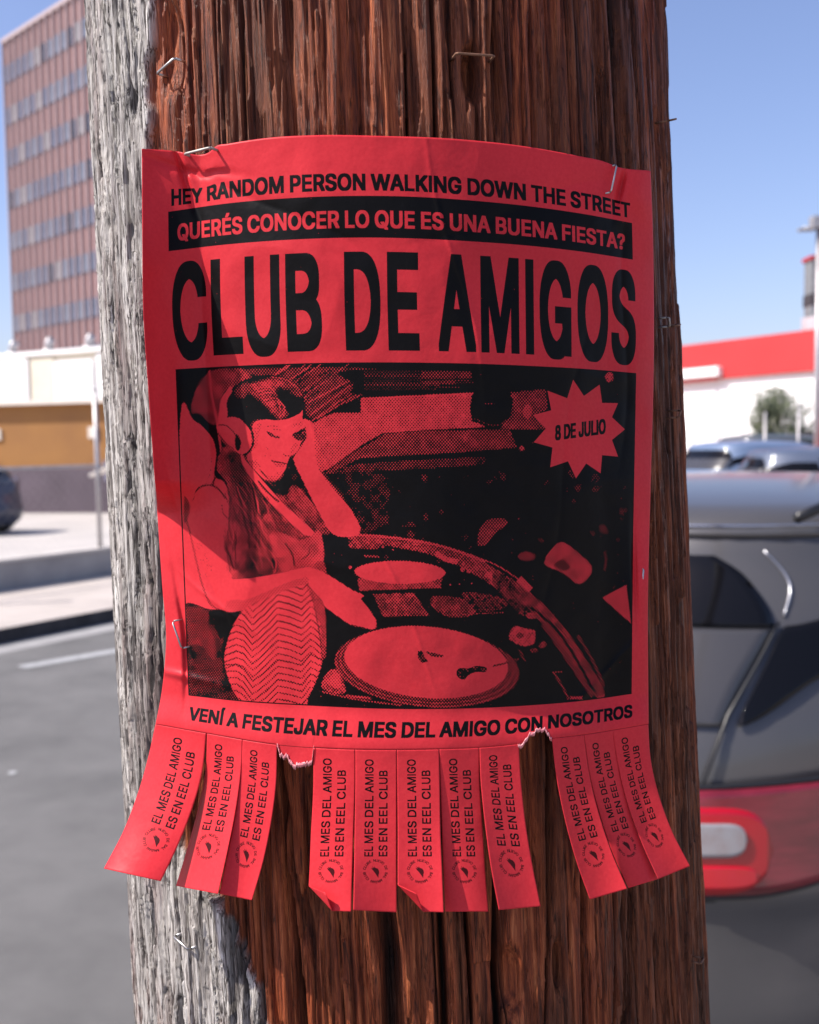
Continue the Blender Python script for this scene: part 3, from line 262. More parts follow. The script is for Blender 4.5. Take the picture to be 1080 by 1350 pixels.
def put_text(can, s, x0, x1, ybase, cap, dl, val=1.0, track=0.0, spaces=230):
    xa, xb = int(max(0, x0 - 40)), int(min(can.shape[1], x1 + 40))
    ya, yb = int(max(0, ybase - cap * 1.45 - 10)), int(min(can.shape[0], ybase + cap * 0.2 + 10))
    m = np.zeros((yb - ya, xb - xa), np.float32)
    for gl in text_conts(s, x0 - xa, x1 - xa, ybase - ya, cap, track, dl, spaces) and [text_conts(s, x0 - xa, x1 - xa, ybase - ya, cap, track, dl, spaces)]:
        fill(m, gl, 1.0)
    m = dilate(m, *dl)
    sub = can[ya:yb, xa:xb]; sub[m > 0.5] = val

def uvt(px, py):
    u, v = sheet_uv(px, py); return np.stack([u * TW, v / VMAX * TH], -1)
ink = np.zeros((TH, TW), np.float32)
KX = TW / 655.0
def vrow(f, k):  # v a fraction f of the way between rows k and k+1
    return (RV[k] + (RV[k + 1] - RV[k]) * f) / VMAX * TH
def u_of(px, py): return float(sheet_uv(px, py)[0][0]) * TW
# black bar
bx0, bx1 = u_of(222, 300), u_of(834, 318)
fill(ink, [[(bx0, vrow(0, 1)), (bx1, vrow(0, 1)), (bx1, vrow(0, 2)), (bx0, vrow(0, 2))]])
# line 1, line 2
c1 = vrow(.915, 0) - vrow(.63, 0)
put_text(ink, 'HEY RANDOM PERSON WALKING DOWN THE STREET', u_of(226, 262), u_of(831, 273), vrow(.915, 0), c1, (5, 4), spaces=170, track=6)
c2 = vrow(.76, 1) - vrow(.34, 1)
put_text(ink, 'QUERÉS CONOCER LO QUE ES UNA BUENA FIESTA?', u_of(234, 302), u_of(824, 315), vrow(.77, 1), c2, (4, 3), val=0.0, spaces=170, track=8)
# title, each letter at its own place
tb, tt = vrow(.905, 2), vrow(.112, 2)
for ch, a, b in [('C',227,272.5),('L',278.5,318.5),('U',323.5,369.5),('B',377,424),('D',454.5,502),('E',511,552.5),
                 ('A',577.5,627),('M',634,684.5),('I',693,704),('G',711.5,753.5),('O',761.5,802),('S',806,838.5)]:
    xa, xb = u_of(a, 405), u_of(b, 410)
    over = 10 if ch in 'COGSU' else 0
    put_text(ink, ch, xa, xb, tb + (12 if ch in 'COGSU' else 0), (tb - tt) + 12 * (ch in 'COGSU'), (13 if ch != 'M' else 11, 19))
    if ch == 'G': fill(ink, [[(xb - 62, (tt + tb) / 2 + 30), (xb, (tt + tb) / 2 + 30), (xb, tb), (xb - 40, tb), (xb - 50, tb - 90)]])
# bottom line
c3 = vrow(.70, 5) - vrow(.31, 5)
put_text(ink, 'VENÍ A FESTEJAR EL MES DEL AMIGO CON NOSOTROS', u_of(249, 942), u_of(834, 940), vrow(.705, 5), c3, (5, 4), spaces=170, track=4)
# fine cutting line
yl = TH / VMAX
fill(ink, [[(0, yl - 1.5), (TW, yl - 1.5), (TW, yl + 1.5), (0, yl + 1.5)]], 0.8)

# ---- the duotone picture: a tone map (0 ink, 1 paper) put through a dot screen
PX0, PY0, PS = 228.0, 474.0, 2.5
PWp, PHp = int(616 * PS), int(470 * PS)
T = np.full((PHp, PWp), 0.03, np.float32)
yy, xx = np.mgrid[0:PHp, 0:PWp]; gx = xx / PS + PX0; gy = yy / PS + PY0
NS = fbm(gx / 9, gy / 9, 5, 4); NF = fbm(gx / 2.6, gy / 2.6, 9, 3)
def blurm(m, r):
    r = int(round(r))
    if r < 1: return m
    for _ in range(2):
        for ax in (0, 1):
            c = np.cumsum(np.pad(m, [(r + 1, r) if k == ax else (0, 0) for k in (0, 1)], mode='edge'), axis=ax)
            n = m.shape[ax]
            m = (np.take(c, np.arange(2 * r + 1, n + 2 * r + 1), axis=ax) - np.take(c, np.arange(0, n), axis=ax)) / (2 * r + 1)
    return m
def smooth_poly(P, n=6):
    P = np.asarray(P, float); N = len(P); out = []
    for i in range(N):
        p0, p1, p2, p3 = P[i - 1], P[i], P[(i + 1) % N], P[(i + 2) % N]
        for t in np.arange(n) / n:
            out.append(.5 * (2 * p1 + (p2 - p0) * t + (2 * p0 - 5 * p1 + 4 * p2 - p3) * t * t + (3 * p1 - p0 - 3 * p2 + p3) * t**3))
    return out
def mask_local(P, smo=True, fe=0.6):
    P = smooth_poly(P) if smo else P
    Q = np.array([((x - PX0) * PS, (y - PY0) * PS) for x, y in P]); pad = int(fe * PS * 2) + 4
    x0, y0 = np.maximum(Q.min(0).astype(int) - pad, 0); x1, y1 = np.minimum(Q.max(0).astype(int) + pad, [PWp, PHp])
    if x1 <= x0 or y1 <= y0: return None, None
    m = np.zeros((y1 - y0, x1 - x0), np.float32); fill(m, [Q - [x0, y0]])
    return blurm(m, fe * PS / 2), (slice(y0, y1), slice(x0, x1))
def mask(P, smo=True, fe=0.6):
    m, s = mask_local(P, smo, fe); M_ = np.zeros_like(T); M_[s] = m; return M_
def paint(P, tone, smo=True, fe=0.6, na=0.0, nf=0.0, clip=None):
    m, s = mask_local(P, smo, fe)
    if m is None: return
    if clip is not None: m = m * clip[s]
    t = np.clip(tone + na * NS[s] + nf * NF[s], 0, 1)
    T[s] = T[s] * (1 - m) + t * m
def stroke(pts, wd, tone, fe=0.5, clip=None, smo=True):
    P = np.asarray(pts, float)
    if smo and len(P) > 2:
        t = np.linspace(0, len(P) - 1, (len(P) - 1) * 6 + 1); P = np.stack([crom(range(len(P)), P[:, 0], t), crom(range(len(P)), P[:, 1], t)], 1)
    d = np.gradient(P, axis=0); d /= np.linalg.norm(d, axis=1)[:, None] + 1e-9; n = np.stack([-d[:, 1], d[:, 0]], 1) * wd / 2
    paint(list(P + n) + list((P - n)[::-1]), tone, False, fe, clip=clip)
def ell(cx, cy, rx, ry, rot=0, n=40):
    r = math.radians(rot)
    return [(cx + rx * math.cos(a) * math.cos(r) - ry * math.sin(a) * math.sin(r), cy + rx * math.cos(a) * math.sin(r) + ry * math.sin(a) * math.cos(r)) for a in np.linspace(0, 2 * math.pi, n, endpoint=False)]
rnd = random.Random(4)
# far room: faint blotches of a crowd
T += np.clip(NS * 0.16 - 0.06, 0, .1) * (gy > 610)
paint([(450,620),(505,622),(512,690),(470,700),(445,660)], .08, na=.12, fe=6)
for _ in range(38):
    x, y = rnd.uniform(505, 825), rnd.uniform(615, 760)
    paint(ell(x, y, rnd.uniform(2, 7), rnd.uniform(2, 6), rnd.uniform(0, 180), 9), rnd.uniform(.06, .20), na=.12, fe=3)
# top left clutter
paint([(252,545),(256,520),(268,498),(290,486),(325,488),(330,505),(305,520),(295,545),(282,560),(262,545)], .42, na=.2, fe=1.5)
paint([(240,500),(252,488),(262,490),(255,520),(246,545)], .06)
stroke([(276,488),(279,520),(287,560),(292,600)], 2.5, .75)
# dark netting with light streaks behind her head
paint([(330,486),(492,486),(482,502),(445,532),(418,552),(404,545),(400,520),(380,500),(345,497)], .27, na=.12, fe=1.5)
for k in range(34):
    x = rnd.uniform(352, 462); y = rnd.uniform(488, 540); L = rnd.uniform(14, 46); sl_ = rnd.uniform(-.72, -.52)
    stroke([(x, y), (x + L, y + sl_ * L)], rnd.uniform(.7, 1.6), rnd.choice([.75, .6, .03, .03, .04]), smo=False)
for a, b in [((408,548),(462,508)), ((411,555),(452,526)), ((404,532),(476,494)), ((372,507),(408,484)), ((418,552),(470,520))]:
    stroke([a, b], 1.4, .7, smo=False)
paint([(462,488),(700,486),(800,490),(800,500),(700,512),(620,515),(478,520),(466,505)], .05, fe=1)
for k in range(9):
    y = 490 + k * 2.9; stroke([(480, y), (rnd.uniform(520, 570), y), (rnd.uniform(580, 625), y + .4)], 1.0, rnd.uniform(.14, .34), smo=False)
paint([(556,490),(622,490),(622,499),(556,499)], .3, False, na=.1); paint([(556,503),(600,502),(600,507),(556,507)], .3, False)
# the lit beam of the ceiling
paint([(476,525),(624,518),(622,551),(640,563),(560,567),(505,571),(478,586),(434,618),(424,622),(412,600),(410,560),(428,549),(442,544),(476,544)], .70, False, na=.12, nf=.06)
stroke([(476,525.5),(624,518.5)], 1.6, .9, smo=False)
paint([(674,517),(720,513),(722,540),(703,547),(720,560),(717,566),(660,566),(668,550)], .38, False, na=.15)
paint([(690,538),(697,533),(702,541),(697,552),(690,548)], .7, fe=1)
paint([(497,579),(505,572),(560,568),(672,566),(682,590),(600,597),(520,601),(475,604),(442,624),(428,624),(470,594)], .36, False, na=.1)
paint([(613,572),(625,575),(628,588),(612,588)], .5, fe=1.5, na=.2)
paint([(436,624),(470,606),(520,602),(680,592),(690,604),(520,606),(475,612)], .03, False)
paint([(452,614),(520,608),(640,602),(640,612),(560,618),(455,622)], .2, False, na=.12)
paint([(622,521),(632,516),(668,516),(677,526),(673,550),(660,558),(651,565),(640,560),(623,556),(620,540)], .02, False)
stroke([(640,532),(652,532)], 2, .25); stroke([(626,552),(650,561),(668,556)], 1.0, .35)
paint(ell(688, 591, 3.6, 3.6), .62, fe=.5)
paint([(630,718),(632,700),(642,686),(662,683),(669,690),(652,704),(641,718)], .42, na=.1, fe=1)
paint([(800,492),(806,491),(809,499),(803,504),(798,499)], .75, fe=.5, nf=.4)
# people at the right
paint([(718,742),(738,715),(764,730),(781,751),(764,770),(742,755)], .62, na=.25, fe=1)
paint([(730,745),(742,738),(752,748),(742,752)], .2, fe=2)
paint([(794,788),(826,771),(832,822),(812,804)], .72, False, na=.1)
paint([(683,733),(693,727),(706,732),(700,739),(688,738)], .35, fe=1); stroke([(800,735),(797,752)], 3, .2, fe=2)
# deck: curved front edge, gear, two turntables
paint([(444,703),(470,704),(520,708),(565,716),(612,729),(655,751),(695,778),(732,812),(768,862),(797,912),(785,918),(752,868),(716,822),(676,792),(640,766),(602,745),(588,740),(560,729),(500,718),(450,709)], .40, na=.22, nf=.18)
stroke([(444,704),(500,707),(560,715),(605,727),(640,741)], 3.2, .72)
stroke([(575,729),(588,737),(604,741)], 7, .85); stroke([(640,756),(664,768)], 8, .75); stroke([(684,763),(700,778)], 9, .82)
stroke([(620,731),(660,748),(700,776)], 1.3, .8); stroke([(700,800),(740,838),(784,912)], 3.5, .03); stroke([(706,806),(742,848),(770,905)], 2, .45)
stroke([(716,822),(748,868),(782,918)], 6, .34, fe=1); stroke([(762,838),(780,868),(797,905)], 3.5, .28, fe=1)
stroke([(729,886),(740,902),(750,922)], 2.6, .42); stroke([(730,886),(742,886)], 2, .4)
stroke([(752,920),(768,920)], 4, .6)
paint([(456,716),(470,712),(500,718),(494,724),(462,722)], .42, na=.25, nf=.2); stroke([(480,733),(500,734)], 2.2, .5)
for x, y, r in [(505,721,1.6),(518,725,1.2),(462,748,2.2),(610,751,3),(618,753,2.8),(611,744,1.6),(594,771,1.2),(606,770,1),(622,769,1)]:
    paint(ell(x, y, r, r), .75, fe=.4)
paint([(492,783),(546,782),(566,812),(505,813)], .40, False, na=.22, nf=.1)
paint([(572,786),(612,790),(628,806),(610,814),(588,812),(570,800)], .36, na=.25, nf=.15)
paint([(610,782),(655,786),(668,800),(630,806)], .16, na=.2, nf=.3)
for k in range(30): paint(ell(590 + k * 2.6, 811 - k * .12, .9, .8), rnd.choice([.8, .4]), fe=.3)
paint([(655,752),(680,776),(702,806),(690,812),(668,790),(650,768)], .28, na=.3, nf=.25)
paint([(671,840),(678,826),(690,828),(705,832),(704,848),(690,852),(678,847)], .78, nf=.4); paint(ell(686, 838, 5, 4), .35, fe=1)
paint(ell(700, 812, 7, 4, 10), .6, nf=.3); paint(ell(716, 850, 6, 4, -20), .45, nf=.3); paint(ell(704, 858, 5, 3), .4, nf=.3)
stroke([(684,855),(692,872)], 3, .2, fe=1)
paint([(471,762),(584,758),(581,775),(474,779)], .5, False, na=.1, nf=.1)
paint(ell(527.5, 754.5, 60, 15, 1), .98, fe=.5); stroke([(500,757),(545,752)], 1.5, .85)
paint([(424,905),(432,886),(446,884),(456,912),(440,914)], .5, na=.2, nf=.2); paint([(436,892),(446,888),(450,905),(438,906)], .75)
stroke([(425,912),(470,922),(530,930)], 2, .5); stroke([(456,917),(490,921)], 3, .6)
paint(ell(563, 880, 122, 52, 5), .36, fe=.6, nf=.1)
for k, (rx, tn) in enumerate([(120, .6), (117, .15), (114, .55), (111.5, .12)]):
    P = ell(562.5, 879 - k, rx, rx * .43, 5, 80); stroke(P[:44], 1.2, tn)
paint(ell(562, 873, 108, 47, 5), .98, fe=.5)
for r in (40, 54, 70): stroke(ell(562, 866, r, r * .42, 5, 60)[20:48], .8, .86)
paint([(551,860),(556,858),(560,866),(564,871),(558,874),(552,868)], .12, nf=.35); paint([(563,859),(584,864),(580,867),(566,864)], .25, nf=.35)
paint([(602,886),(606,881),(618,881),(628,878),(641,880),(640,886),(628,886),(618,890),(612,896),(604,893)], .05, nf=.4, fe=.4)
stroke([(650,878),(664,875),(684,869)], 2.4, .25)
# the white wall and shoulder at the left
paint([(238,548),(255,554),(270,565),(281,580),(285,600),(283,628),(298,640),(310,700),(304,770),(285,804),(238,805)], 1.0, fe=.6)
paint([(276,640),(285,632),(299,645),(308,690),(306,757),(304,762),(284,806),(276,800),(262,765),(252,710),(240,670),(262,650)], 1.0)
stroke([(284,628),(280,640)], 3, .3); stroke([(258,648),(266,641),(280,640),(290,647),(297,657)], 2.6, .3, fe=1); stroke([(258,648),(254,662)], 1, .45)
stroke([(279,604),(277,625),(270,640)], .9, .6)
paint([(243,655),(250,664),(250,676),(243,690)], .35, fe=2)
stroke([(244,680),(250,700),(258,735),(266,768),(276,794),(290,806)], 2.6, .42, fe=1.2)
# darker corner bottom left
paint([(238,804),(276,803),(296,806),(316,806),(302,826),(293,850),(294,878),(302,905),(312,925),(238,925)], .12, na=.12, fe=.6)
paint([(238,805),(272,804),(275,825),(285,850),(282,870),(262,850),(240,850)], .3, fe=2, na=.1)
paint([(277,806),(316,806),(300,830),(292,842),(284,828)], .02)
# hair and chest
paint([(294,590),(286,618),(300,640),(302,690),(305,757),(335,760),(368,757),(372,742),(400,738),(424,745),(430,718),(425,700),(400,668),(385,645),(360,640),(345,620),(332,600),(312,592)], .36, na=.22, nf=.16, fe=.8)
paint([(298,602),(316,596),(330,618),(340,640),(352,662),(346,682),(326,668),(310,645)], .1, fe=2.5, na=.12)
paint([(326,730),(345,735),(362,738),(366,756),(340,760),(326,752)], .14, fe=3, na=.2)
paint([(355,705),(372,702),(395,712),(424,700),(431,718),(424,744),(396,752),(374,756),(362,730)], .62, na=.25, fe=2)
stroke([(376,716),(386,732),(388,746)], 2.2, .15, fe=1); stroke([(398,738),(407,730),(408,722)], 1.6, .2, fe=1)
for k in range(26):
    x = rnd.uniform(298, 340); y = rnd.uniform(600, 660)
    stroke([(x, y), (x + rnd.uniform(4, 10), y + 22), (x + rnd.uniform(10, 26), y + rnd.uniform(40, 70))], rnd.uniform(.6, 1.2), rnd.choice([.7, .55, .05, .12, .1]))
paint([(298,688),(312,690),(316,730),(314,757),(300,757)], .7, fe=7, na=.2, nf=.15)
for k in range(18):
    x = rnd.uniform(296, 312); y = rnd.uniform(650, 735); stroke([(x, y), (x + rnd.uniform(-4, 5), y + rnd.uniform(12, 26))], 1.2, rnd.choice([.25, .4, .15]), fe=.8)
paint([(425,700),(445,706),(460,712),(455,735),(440,758),(424,752),(428,730)], .03)
paint([(414,746),(426,740),(431,760),(424,782)], .5, fe=1)
# dark under the chin, scarf side
paint([(336,618),(350,634),(362,637),(373,629),(380,615),(386,602),(392,604),(406,634),(428,664),(444,692),(448,706),(430,696),(404,668),(386,652),(368,652),(352,642)], .06, fe=.6, na=.06)
paint([(386,640),(400,648),(430,690),(436,704),(420,700),(396,672),(380,655)], .42, na=.2, nf=.1)
paint([(318,598),(328,612),(350,638),(374,664),(400,688),(414,702),(404,706),(384,690),(356,662),(334,634),(320,612)], .93, fe=.6)
stroke([(340,634),(352,648),(368,662)], 2.4, .12)
# head: hair
paint([(299,549),(298,535),(301,522),(309,510),(322,501),(340,496),(356,494),(376,498),(392,508),(400,521),(400,533),(394,545),(383,550),(369,554),(352,553),(336,556),(332,570),(322,563),(312,553)], .03, fe=.5)
paint([(322,512),(342,503),(362,499),(382,505),(392,516),(382,512),(366,512),(361,524),(366,538),(380,545),(370,552),(358,544),(348,533),(336,521)], .5, na=.3, fe=4, nf=.15)
paint([(310,515),(325,505),(330,512),(318,525)], .3, fe=4, na=.2); paint([(372,503),(388,508),(398,522),(390,520),(376,511)], .4, fe=4, na=.3)
for k in range(16):
    y = 502 + k * 1.8; stroke([(330 + k * 1.6, y + 6), (348 + k * 1.4, y + 3), (362 + k, y + 16 - k * .3), (372, 548)], .9, rnd.choice([.8, .2, .7, .1]))
stroke([(358,497),(376,500),(392,511),(398,522)], 1.4, .7)
# face
paint([(335,557),(350,553),(364,554),(380,552),(395,545),(399,541),(399,554),(402,563),(399,569),(403,576),(398,582),(395,591),(389,598),(383,602),(379,610),(377,617),(373,624),(367,631),(360,634),(348,631),(339,623),(329,610),(326,602),(332,586),(333,570)], 1.0, fe=.4)
stroke([(353,570),(358,574),(364,576),(369,576)], 3.0, .22); stroke([(352,569),(360,573)], 1.6, .05); stroke([(360,566),(366,566),(371,568)], 1.4, .55)
paint([(385,573),(392,569),(402,564),(400,571),(404,576),(397,581),(390,579)], .12, fe=.7, nf=.2); stroke([(397,571),(403,569)], 1, .9)
stroke([(398,582),(395,591),(389,599),(382,603)], 1.6, .15); stroke([(372,598),(377,601),(384,601)], 1.6, .45)
stroke([(357,607),(364,609),(371,610),(379,612)], 1.7, .05); stroke([(362,612),(370,614),(376,613)], .9, .55)
stroke([(364,622),(370,624)], 1.4, .65, fe=1); paint([(359,609),(366,610.5),(377,612),(374,616),(366,616)], .72, fe=.8); stroke([(350,563),(358,561),(367,563)], 1.5, .6, fe=.8); paint([(386,585),(394,583),(391,594),(384,599),(381,594)], .82, fe=2); stroke([(343,620),(352,629),(362,634)], 3, .35, fe=1.5)
paint([(328,604),(338,606),(344,618),(338,622),(330,612)], .75, fe=3, nf=.2)
# soft modelling on skin and scarf
for P_, tn_, f_ in (([(333,560),(345,556),(342,580),(335,598),(329,604),(332,580)], .80, 5), ([(352,626),(366,624),(374,614),(370,630),(358,633)], .78, 3), ([(383,560),(396,552),(400,560),(388,568)], .82, 3),
                    ([(345,592),(356,588),(360,600),(350,606)], .86, 4), ([(415,592),(424,622),(446,650),(470,690),(462,700),(430,655),(412,612)], .80, 4), ([(300,770),(340,772),(380,764),(350,778),(310,790),(286,788)], .84, 5),
                    ([(262,700),(280,740),(300,760),(290,790),(272,770),(256,715)], .86, 6), ([(440,775),(470,800),(486,822),(470,820),(446,806),(430,792)], .82, 4), ([(310,830),(330,810),(322,850),(318,900),(302,880)], .72, 6), ([(395,850),(415,840),(412,890),(398,918)], .74, 5)):
    paint(P_, tn_, fe=f_, nf=.06)
for k in range(44):
    x = rnd.uniform(292, 360); y = rnd.uniform(640, 735)
    stroke([(x, y), (x + rnd.uniform(1, 8), y + 12), (x + rnd.uniform(0, 14), y + rnd.uniform(18, 34))], rnd.uniform(.7, 1.8), rnd.choice([.75, .6, .5, .1, .15, .08]), fe=.8)
# headphones
paint([(304,509),(298,517),(291,528),(289,543),(288,556),(297,556),(300,545),(299,530),(306,516)], .95, fe=.5, nf=.08)
paint([(287,556),(298,551),(310,550),(322,556),(330,568),(332,582),(328,594),(319,599),(308,593),(296,584),(287,570)], .93, fe=.5)
stroke([(322,555),(331,566),(334,581),(330,594),(322,600)], 2.6, .05)
stroke([(288,560),(298,561),(307,568),(314,578)], 1.3, .2); paint([(311,573),(316,577),(318,586),(314,594),(310,588)], .06, fe=.5)
stroke([(287,570),(298,584),(308,592)], 1.6, .2); stroke([(303,584),(309,590)], 3, .72)
# raised hand and arm
paint([(399,553),(407,554),(414,560),(415,575),(415,594),(421,620),(440,645),(460,668),(473,690),(475,700),(466,707),(446,707),(433,697),(416,667),(401,637),(389,612),(388,602),(396,590),(404,577),(402,563)], .99, fe=.5)
stroke([(402,562),(404,577),(396,590)], 1.0, .5)
# lower arm reaching for the record
paint([(300,762),(320,763),(338,761),(368,756),(398,749),(412,749),(433,758),(463,777),(480,785),(476,789),(484,800),(495,816),(496,826),(490,830),(478,827),(463,824),(445,812),(427,798),(404,773),(374,781),(347,790),(321,804),(296,805),(279,794),(273,768),(285,750)], .99, fe=.5)
paint([(300,792),(330,788),(372,770),(404,760),(404,773),(374,781),(347,790),(321,804),(298,806)], .72, fe=3, clip=mask([(273,768),(412,749),(404,773),(374,781),(347,790),(321,804),(290,806)]))
stroke([(463,824),(478,828),(490,831)], 1.6, .1)
# patterned dress
dp = [(321,803),(335,795),(374,780),(404,771),(414,792),(424,830),(427,858),(420,890),(407,918),(398,930),(330,928),(312,918),(301,894),(296,870),(300,845),(309,822)]
paint(dp, .9, fe=.6, nf=.05); dm = mask(dp)
for k in range(-14, 10):
    o = k * 8.6; cx = [292, 312, 322, 333, 350, 366, 382, 398, 410, 420, 430]; cy = [880, 878, 884, 899, 886, 870, 873, 878, 864, 870, 874]
    stroke([(a, b + o + .0022 * (a - 365)**2 * (1 if k < 0 else -.3)) for a, b in zip(cx, cy)], 1.5 if k % 3 else 1.9, .22, clip=dm, smo=False)
stroke([(405,772),(414,796),(422,840),(425,868)], 1.6, .2); paint([(404,771),(412,776),(428,800),(430,860),(425,862),(422,820)], .5, fe=1, nf=.1)
# frame border
T[:, :] = np.clip(T, 0, 1)
T[:] = np.clip(T + (.10 * NF + .06 * NS) * (T > .1) * (T < .86), 0, 1)
# screen: resample the tone map onto the sheet and dot it
xa, xb = int(u_of(231, 700)) - 60, int(u_of(839, 700)) + 60
ya, yb = int(vrow(0, 3)), int(vrow(0, 5))
ju, jv = np.meshgrid((np.arange(xa, xb) + .5) / TW, (np.arange(ya, yb) + .5) / TH * VMAX)
sx, sy = sheet_px(ju, jv)
fx = np.clip((sx - PX0) * PS - .5, 0, PWp - 2); fy = np.clip((sy - PY0) * PS - .5, 0, PHp - 2)
ix = fx.astype(int); iy = fy.astype(int); fx -= ix; fy -= iy
tt_ = T[iy, ix] * (1 - fx) * (1 - fy) + T[iy, ix + 1] * fx * (1 - fy) + T[iy + 1, ix] * (1 - fx) * fy + T[iy + 1, ix + 1] * fx * fy
pit = 2.62 * KX
q = math.pi * 2 / pit / math.sqrt(2) * 1.0
X, Y_ = np.meshgrid(np.arange(xa, xb), np.arange(ya, yb))
scr = .5 + .25 * (np.cos((X + Y_) * q) + np.cos((X - Y_) * q))
dot = np.clip((scr - np.clip(tt_ * 1.0, 0.0, 1.0)) * 5 + .5, 0, 1)
dot = np.where(tt_ >   .84, 0, np.where(tt_ < .08, 1, dot))
def edge_x(v, left):   # picture frame sides in photo px
    y = np.interp(v, [RV[3], RV[5]], [489, 916]); return np.interp(y, [489, 916], [231.5, 248.5]) if left else np.interp(y, [489, 700, 916], [839, 835, 833])
inside = (sx > edge_x(jv, True)) & (sx < edge_x(jv, False))
bord = inside & ((sx < edge_x(jv, True) + 1.6) | (sx > edge_x(jv, False) - 1.4) | (Y_ < ya + 7) | (Y_ > yb - 7))
sub = ink[ya:yb, xa:xb]
sub[inside] = dot[inside]; sub[bord] = 1.0
# starburst
sb = [(755.8,500.5),(770,522),(790.7,507),(794,531),(815,531.5),(807,550),(824,566),(807,580),(815,602),(794,600),(792,624),(773,611),(759.6,630.6),(749,608),(725.6,616),(728.5,590),(704,583),(719.6,565),(702.7,547),(727,541),(722,515),(748,525)]
fill(ink, [uvt([p[0] for p in sb], [p[1] for p in sb])], 0.0)
o8 = np.zeros((260, 900), np.float32); put_text(o8, '8 DE JULIO', 40, 860, 225, 180, (7, 6), spaces=200)
ys8, xs8 = np.nonzero(o8 > .5)
p8x = 732 + (xs8 - 40) / 820 * 66.5; p8y = 580.5 - (225 - ys8) / 180 * 19.5 - (p8x - 732) * .135
q8 = uvt(p8x, p8y)
for dx in (0, 1, 2):
    for dy in (0, 1): ink[np.clip(q8[:, 1].astype(int) + dy, 0, TH - 1), np.clip(q8[:, 0].astype(int) + dx, 0, TW - 1)] = 1.0
# worn toner: a few pin holes
hs = np.random.RandomState(3)
for _ in range(260):
    x, y = hs.randint(0, TW - 4), hs.randint(0, TH - 4); r = hs.randint(1, 4)
    ink[y:y + r, x:x + r] *= .3
# ---- the print of a tear-off tab
GW, GH = 420, 1560
tab = np.zeros((GH, GW), np.float32)
def vtext(s, xl, xr, yt, yb):
    h = int(xr - xl); L = int(yb - yt)
    m = np.zeros((h + 20, L + 20), np.float32); put_text(m, s, 10, 10 + L, 10 + h, h, (2, 3), spaces=160, track=6)
    r = np.rot90(m, 1)
    y0, x0 = int(yt) - 10, int(xl) - 10; sub = tab[y0:y0 + r.shape[0], x0:x0 + r.shape[1]]
    sub[r > .5] = 1
vtext('EL MES DEL AMIGO', .235 * GW, .445 * GW, .062 * GH, .645 * GH)
vtext('ES EN EEL CLUB', .575 * GW, .785 * GW, .135 * GH, .645 * GH)
lx, ly, lr = .50 * GW, .742 * GH, .262 * GW
rt0 = tab.copy(); tab[:] = 0
ring = 'CLUBE NUEVO DE BAL MARAN CLUB '
for i, ch in enumerate(ring):
    if ch in ' ·': continue
    a = -math.pi * .93 + i / len(ring) * 2 * math.pi
    g_ = GLY[ch][1]; wd = GLY[ch][0] / 2
    for c in [g_]:
        fill(tab, [[(lx + math.cos(a) * lr + (-(math.sin(a))) * (p[0] - wd) * .050 + math.cos(a) * (p[1] - 250) * 1.0 * .050,
                     ly + math.sin(a) * lr + (math.cos(a)) * (p[0] - wd) * .050 + math.sin(a) * (p[1] - 250) * 1.0 * .050) for p in cc] for cc in c], 0.9)
tab[:] = np.maximum(dilate(tab, 1, 1) * .95, rt0)
bird = [(-38,-30),(-20,-22),(-30,-44),(-12,-28),(-10,-42),(0,-28),(18,-22),(30,-6),(33,14),(28,34),(26,62),(16,46),(4,28),(-8,10),(-24,-8)]
fill(tab, [[(lx + a * 1.15, ly + b * 1.15) for a, b in bird]], .92)

def make_image(name, a, flip=True):
    """ink coverage (rows from the top) -> image of coverage"""
    h, w_ = a.shape
    im = bpy.data.images.new(name, w_, h, alpha=False, float_buffer=False)
    im.colorspace_settings.name = 'Non-Color'
    b = np.ones((h, w_, 4), np.float32); b[..., :3] = a[::-1, :, None]
    im.pixels.foreach_set(b.reshape(-1)); im.update(); im.pack()
    return im
# ------------------------------------------------------------------ utility pole: axis, radius, wood relief
YAX = 0.497
pT, pB = at(499.5, 0, YAX), at(560.5, 1350, YAX)
adir = (pT - pB) / np.linalg.norm(pT - pB)
base = pB - adir * (pB[2] / adir[2])               # where the axis meets the ground
def half_r(px0, px1, py, P):
    a, b = ray(px0, py), ray(px1, py); a = a - adir * (a @ adir); b = b - adir * (b @ adir)
    a = a / np.linalg.norm(a); b = b / np.linalg.norm(b); q = P - np.array([0, 0, CAMZ]); q = q - adir * (q @ adir)
    return math.sin(math.acos(float(a @ b)) / 2) * np.linalg.norm(q) + 0.0021
rT, rB = half_r(119, 881, 0, pT), half_r(185, 936, 1350, pB)
hT, hB = pT[2] / adir[2], pB[2] / adir[2]
hT = np.linalg.norm(pT - base); hB = np.linalg.norm(pB - base)
slope = (rT - rB) / (hT - hB); slope = max(-0.03, min(0.03, slope)); print('POLE', rT, rB, slope, base, adir)
def prad(h): return np.where(h > 1.3, rB + (np.clip(h, 0, 2.2) - hB) * slope, rB + (1.3 - hB) * slope + (1.3 - h) * 0.006)
ez = Vector(adir.tolist()); ex = Vector((1, 0, 0)); ex = (ex - ez * ex.dot(ez)).normalized(); ey = ez.cross(ex)
PM = np.array([ex, ey, ez]).T                       # pole frame -> world
def pole_world(th, r, h):
    """th = 0 faces the camera (-y), positive to the right"""
    loc = np.stack([np.sin(th) * r, -np.cos(th) * r, h + 0 * th], -1)
    return loc @ PM.T + base
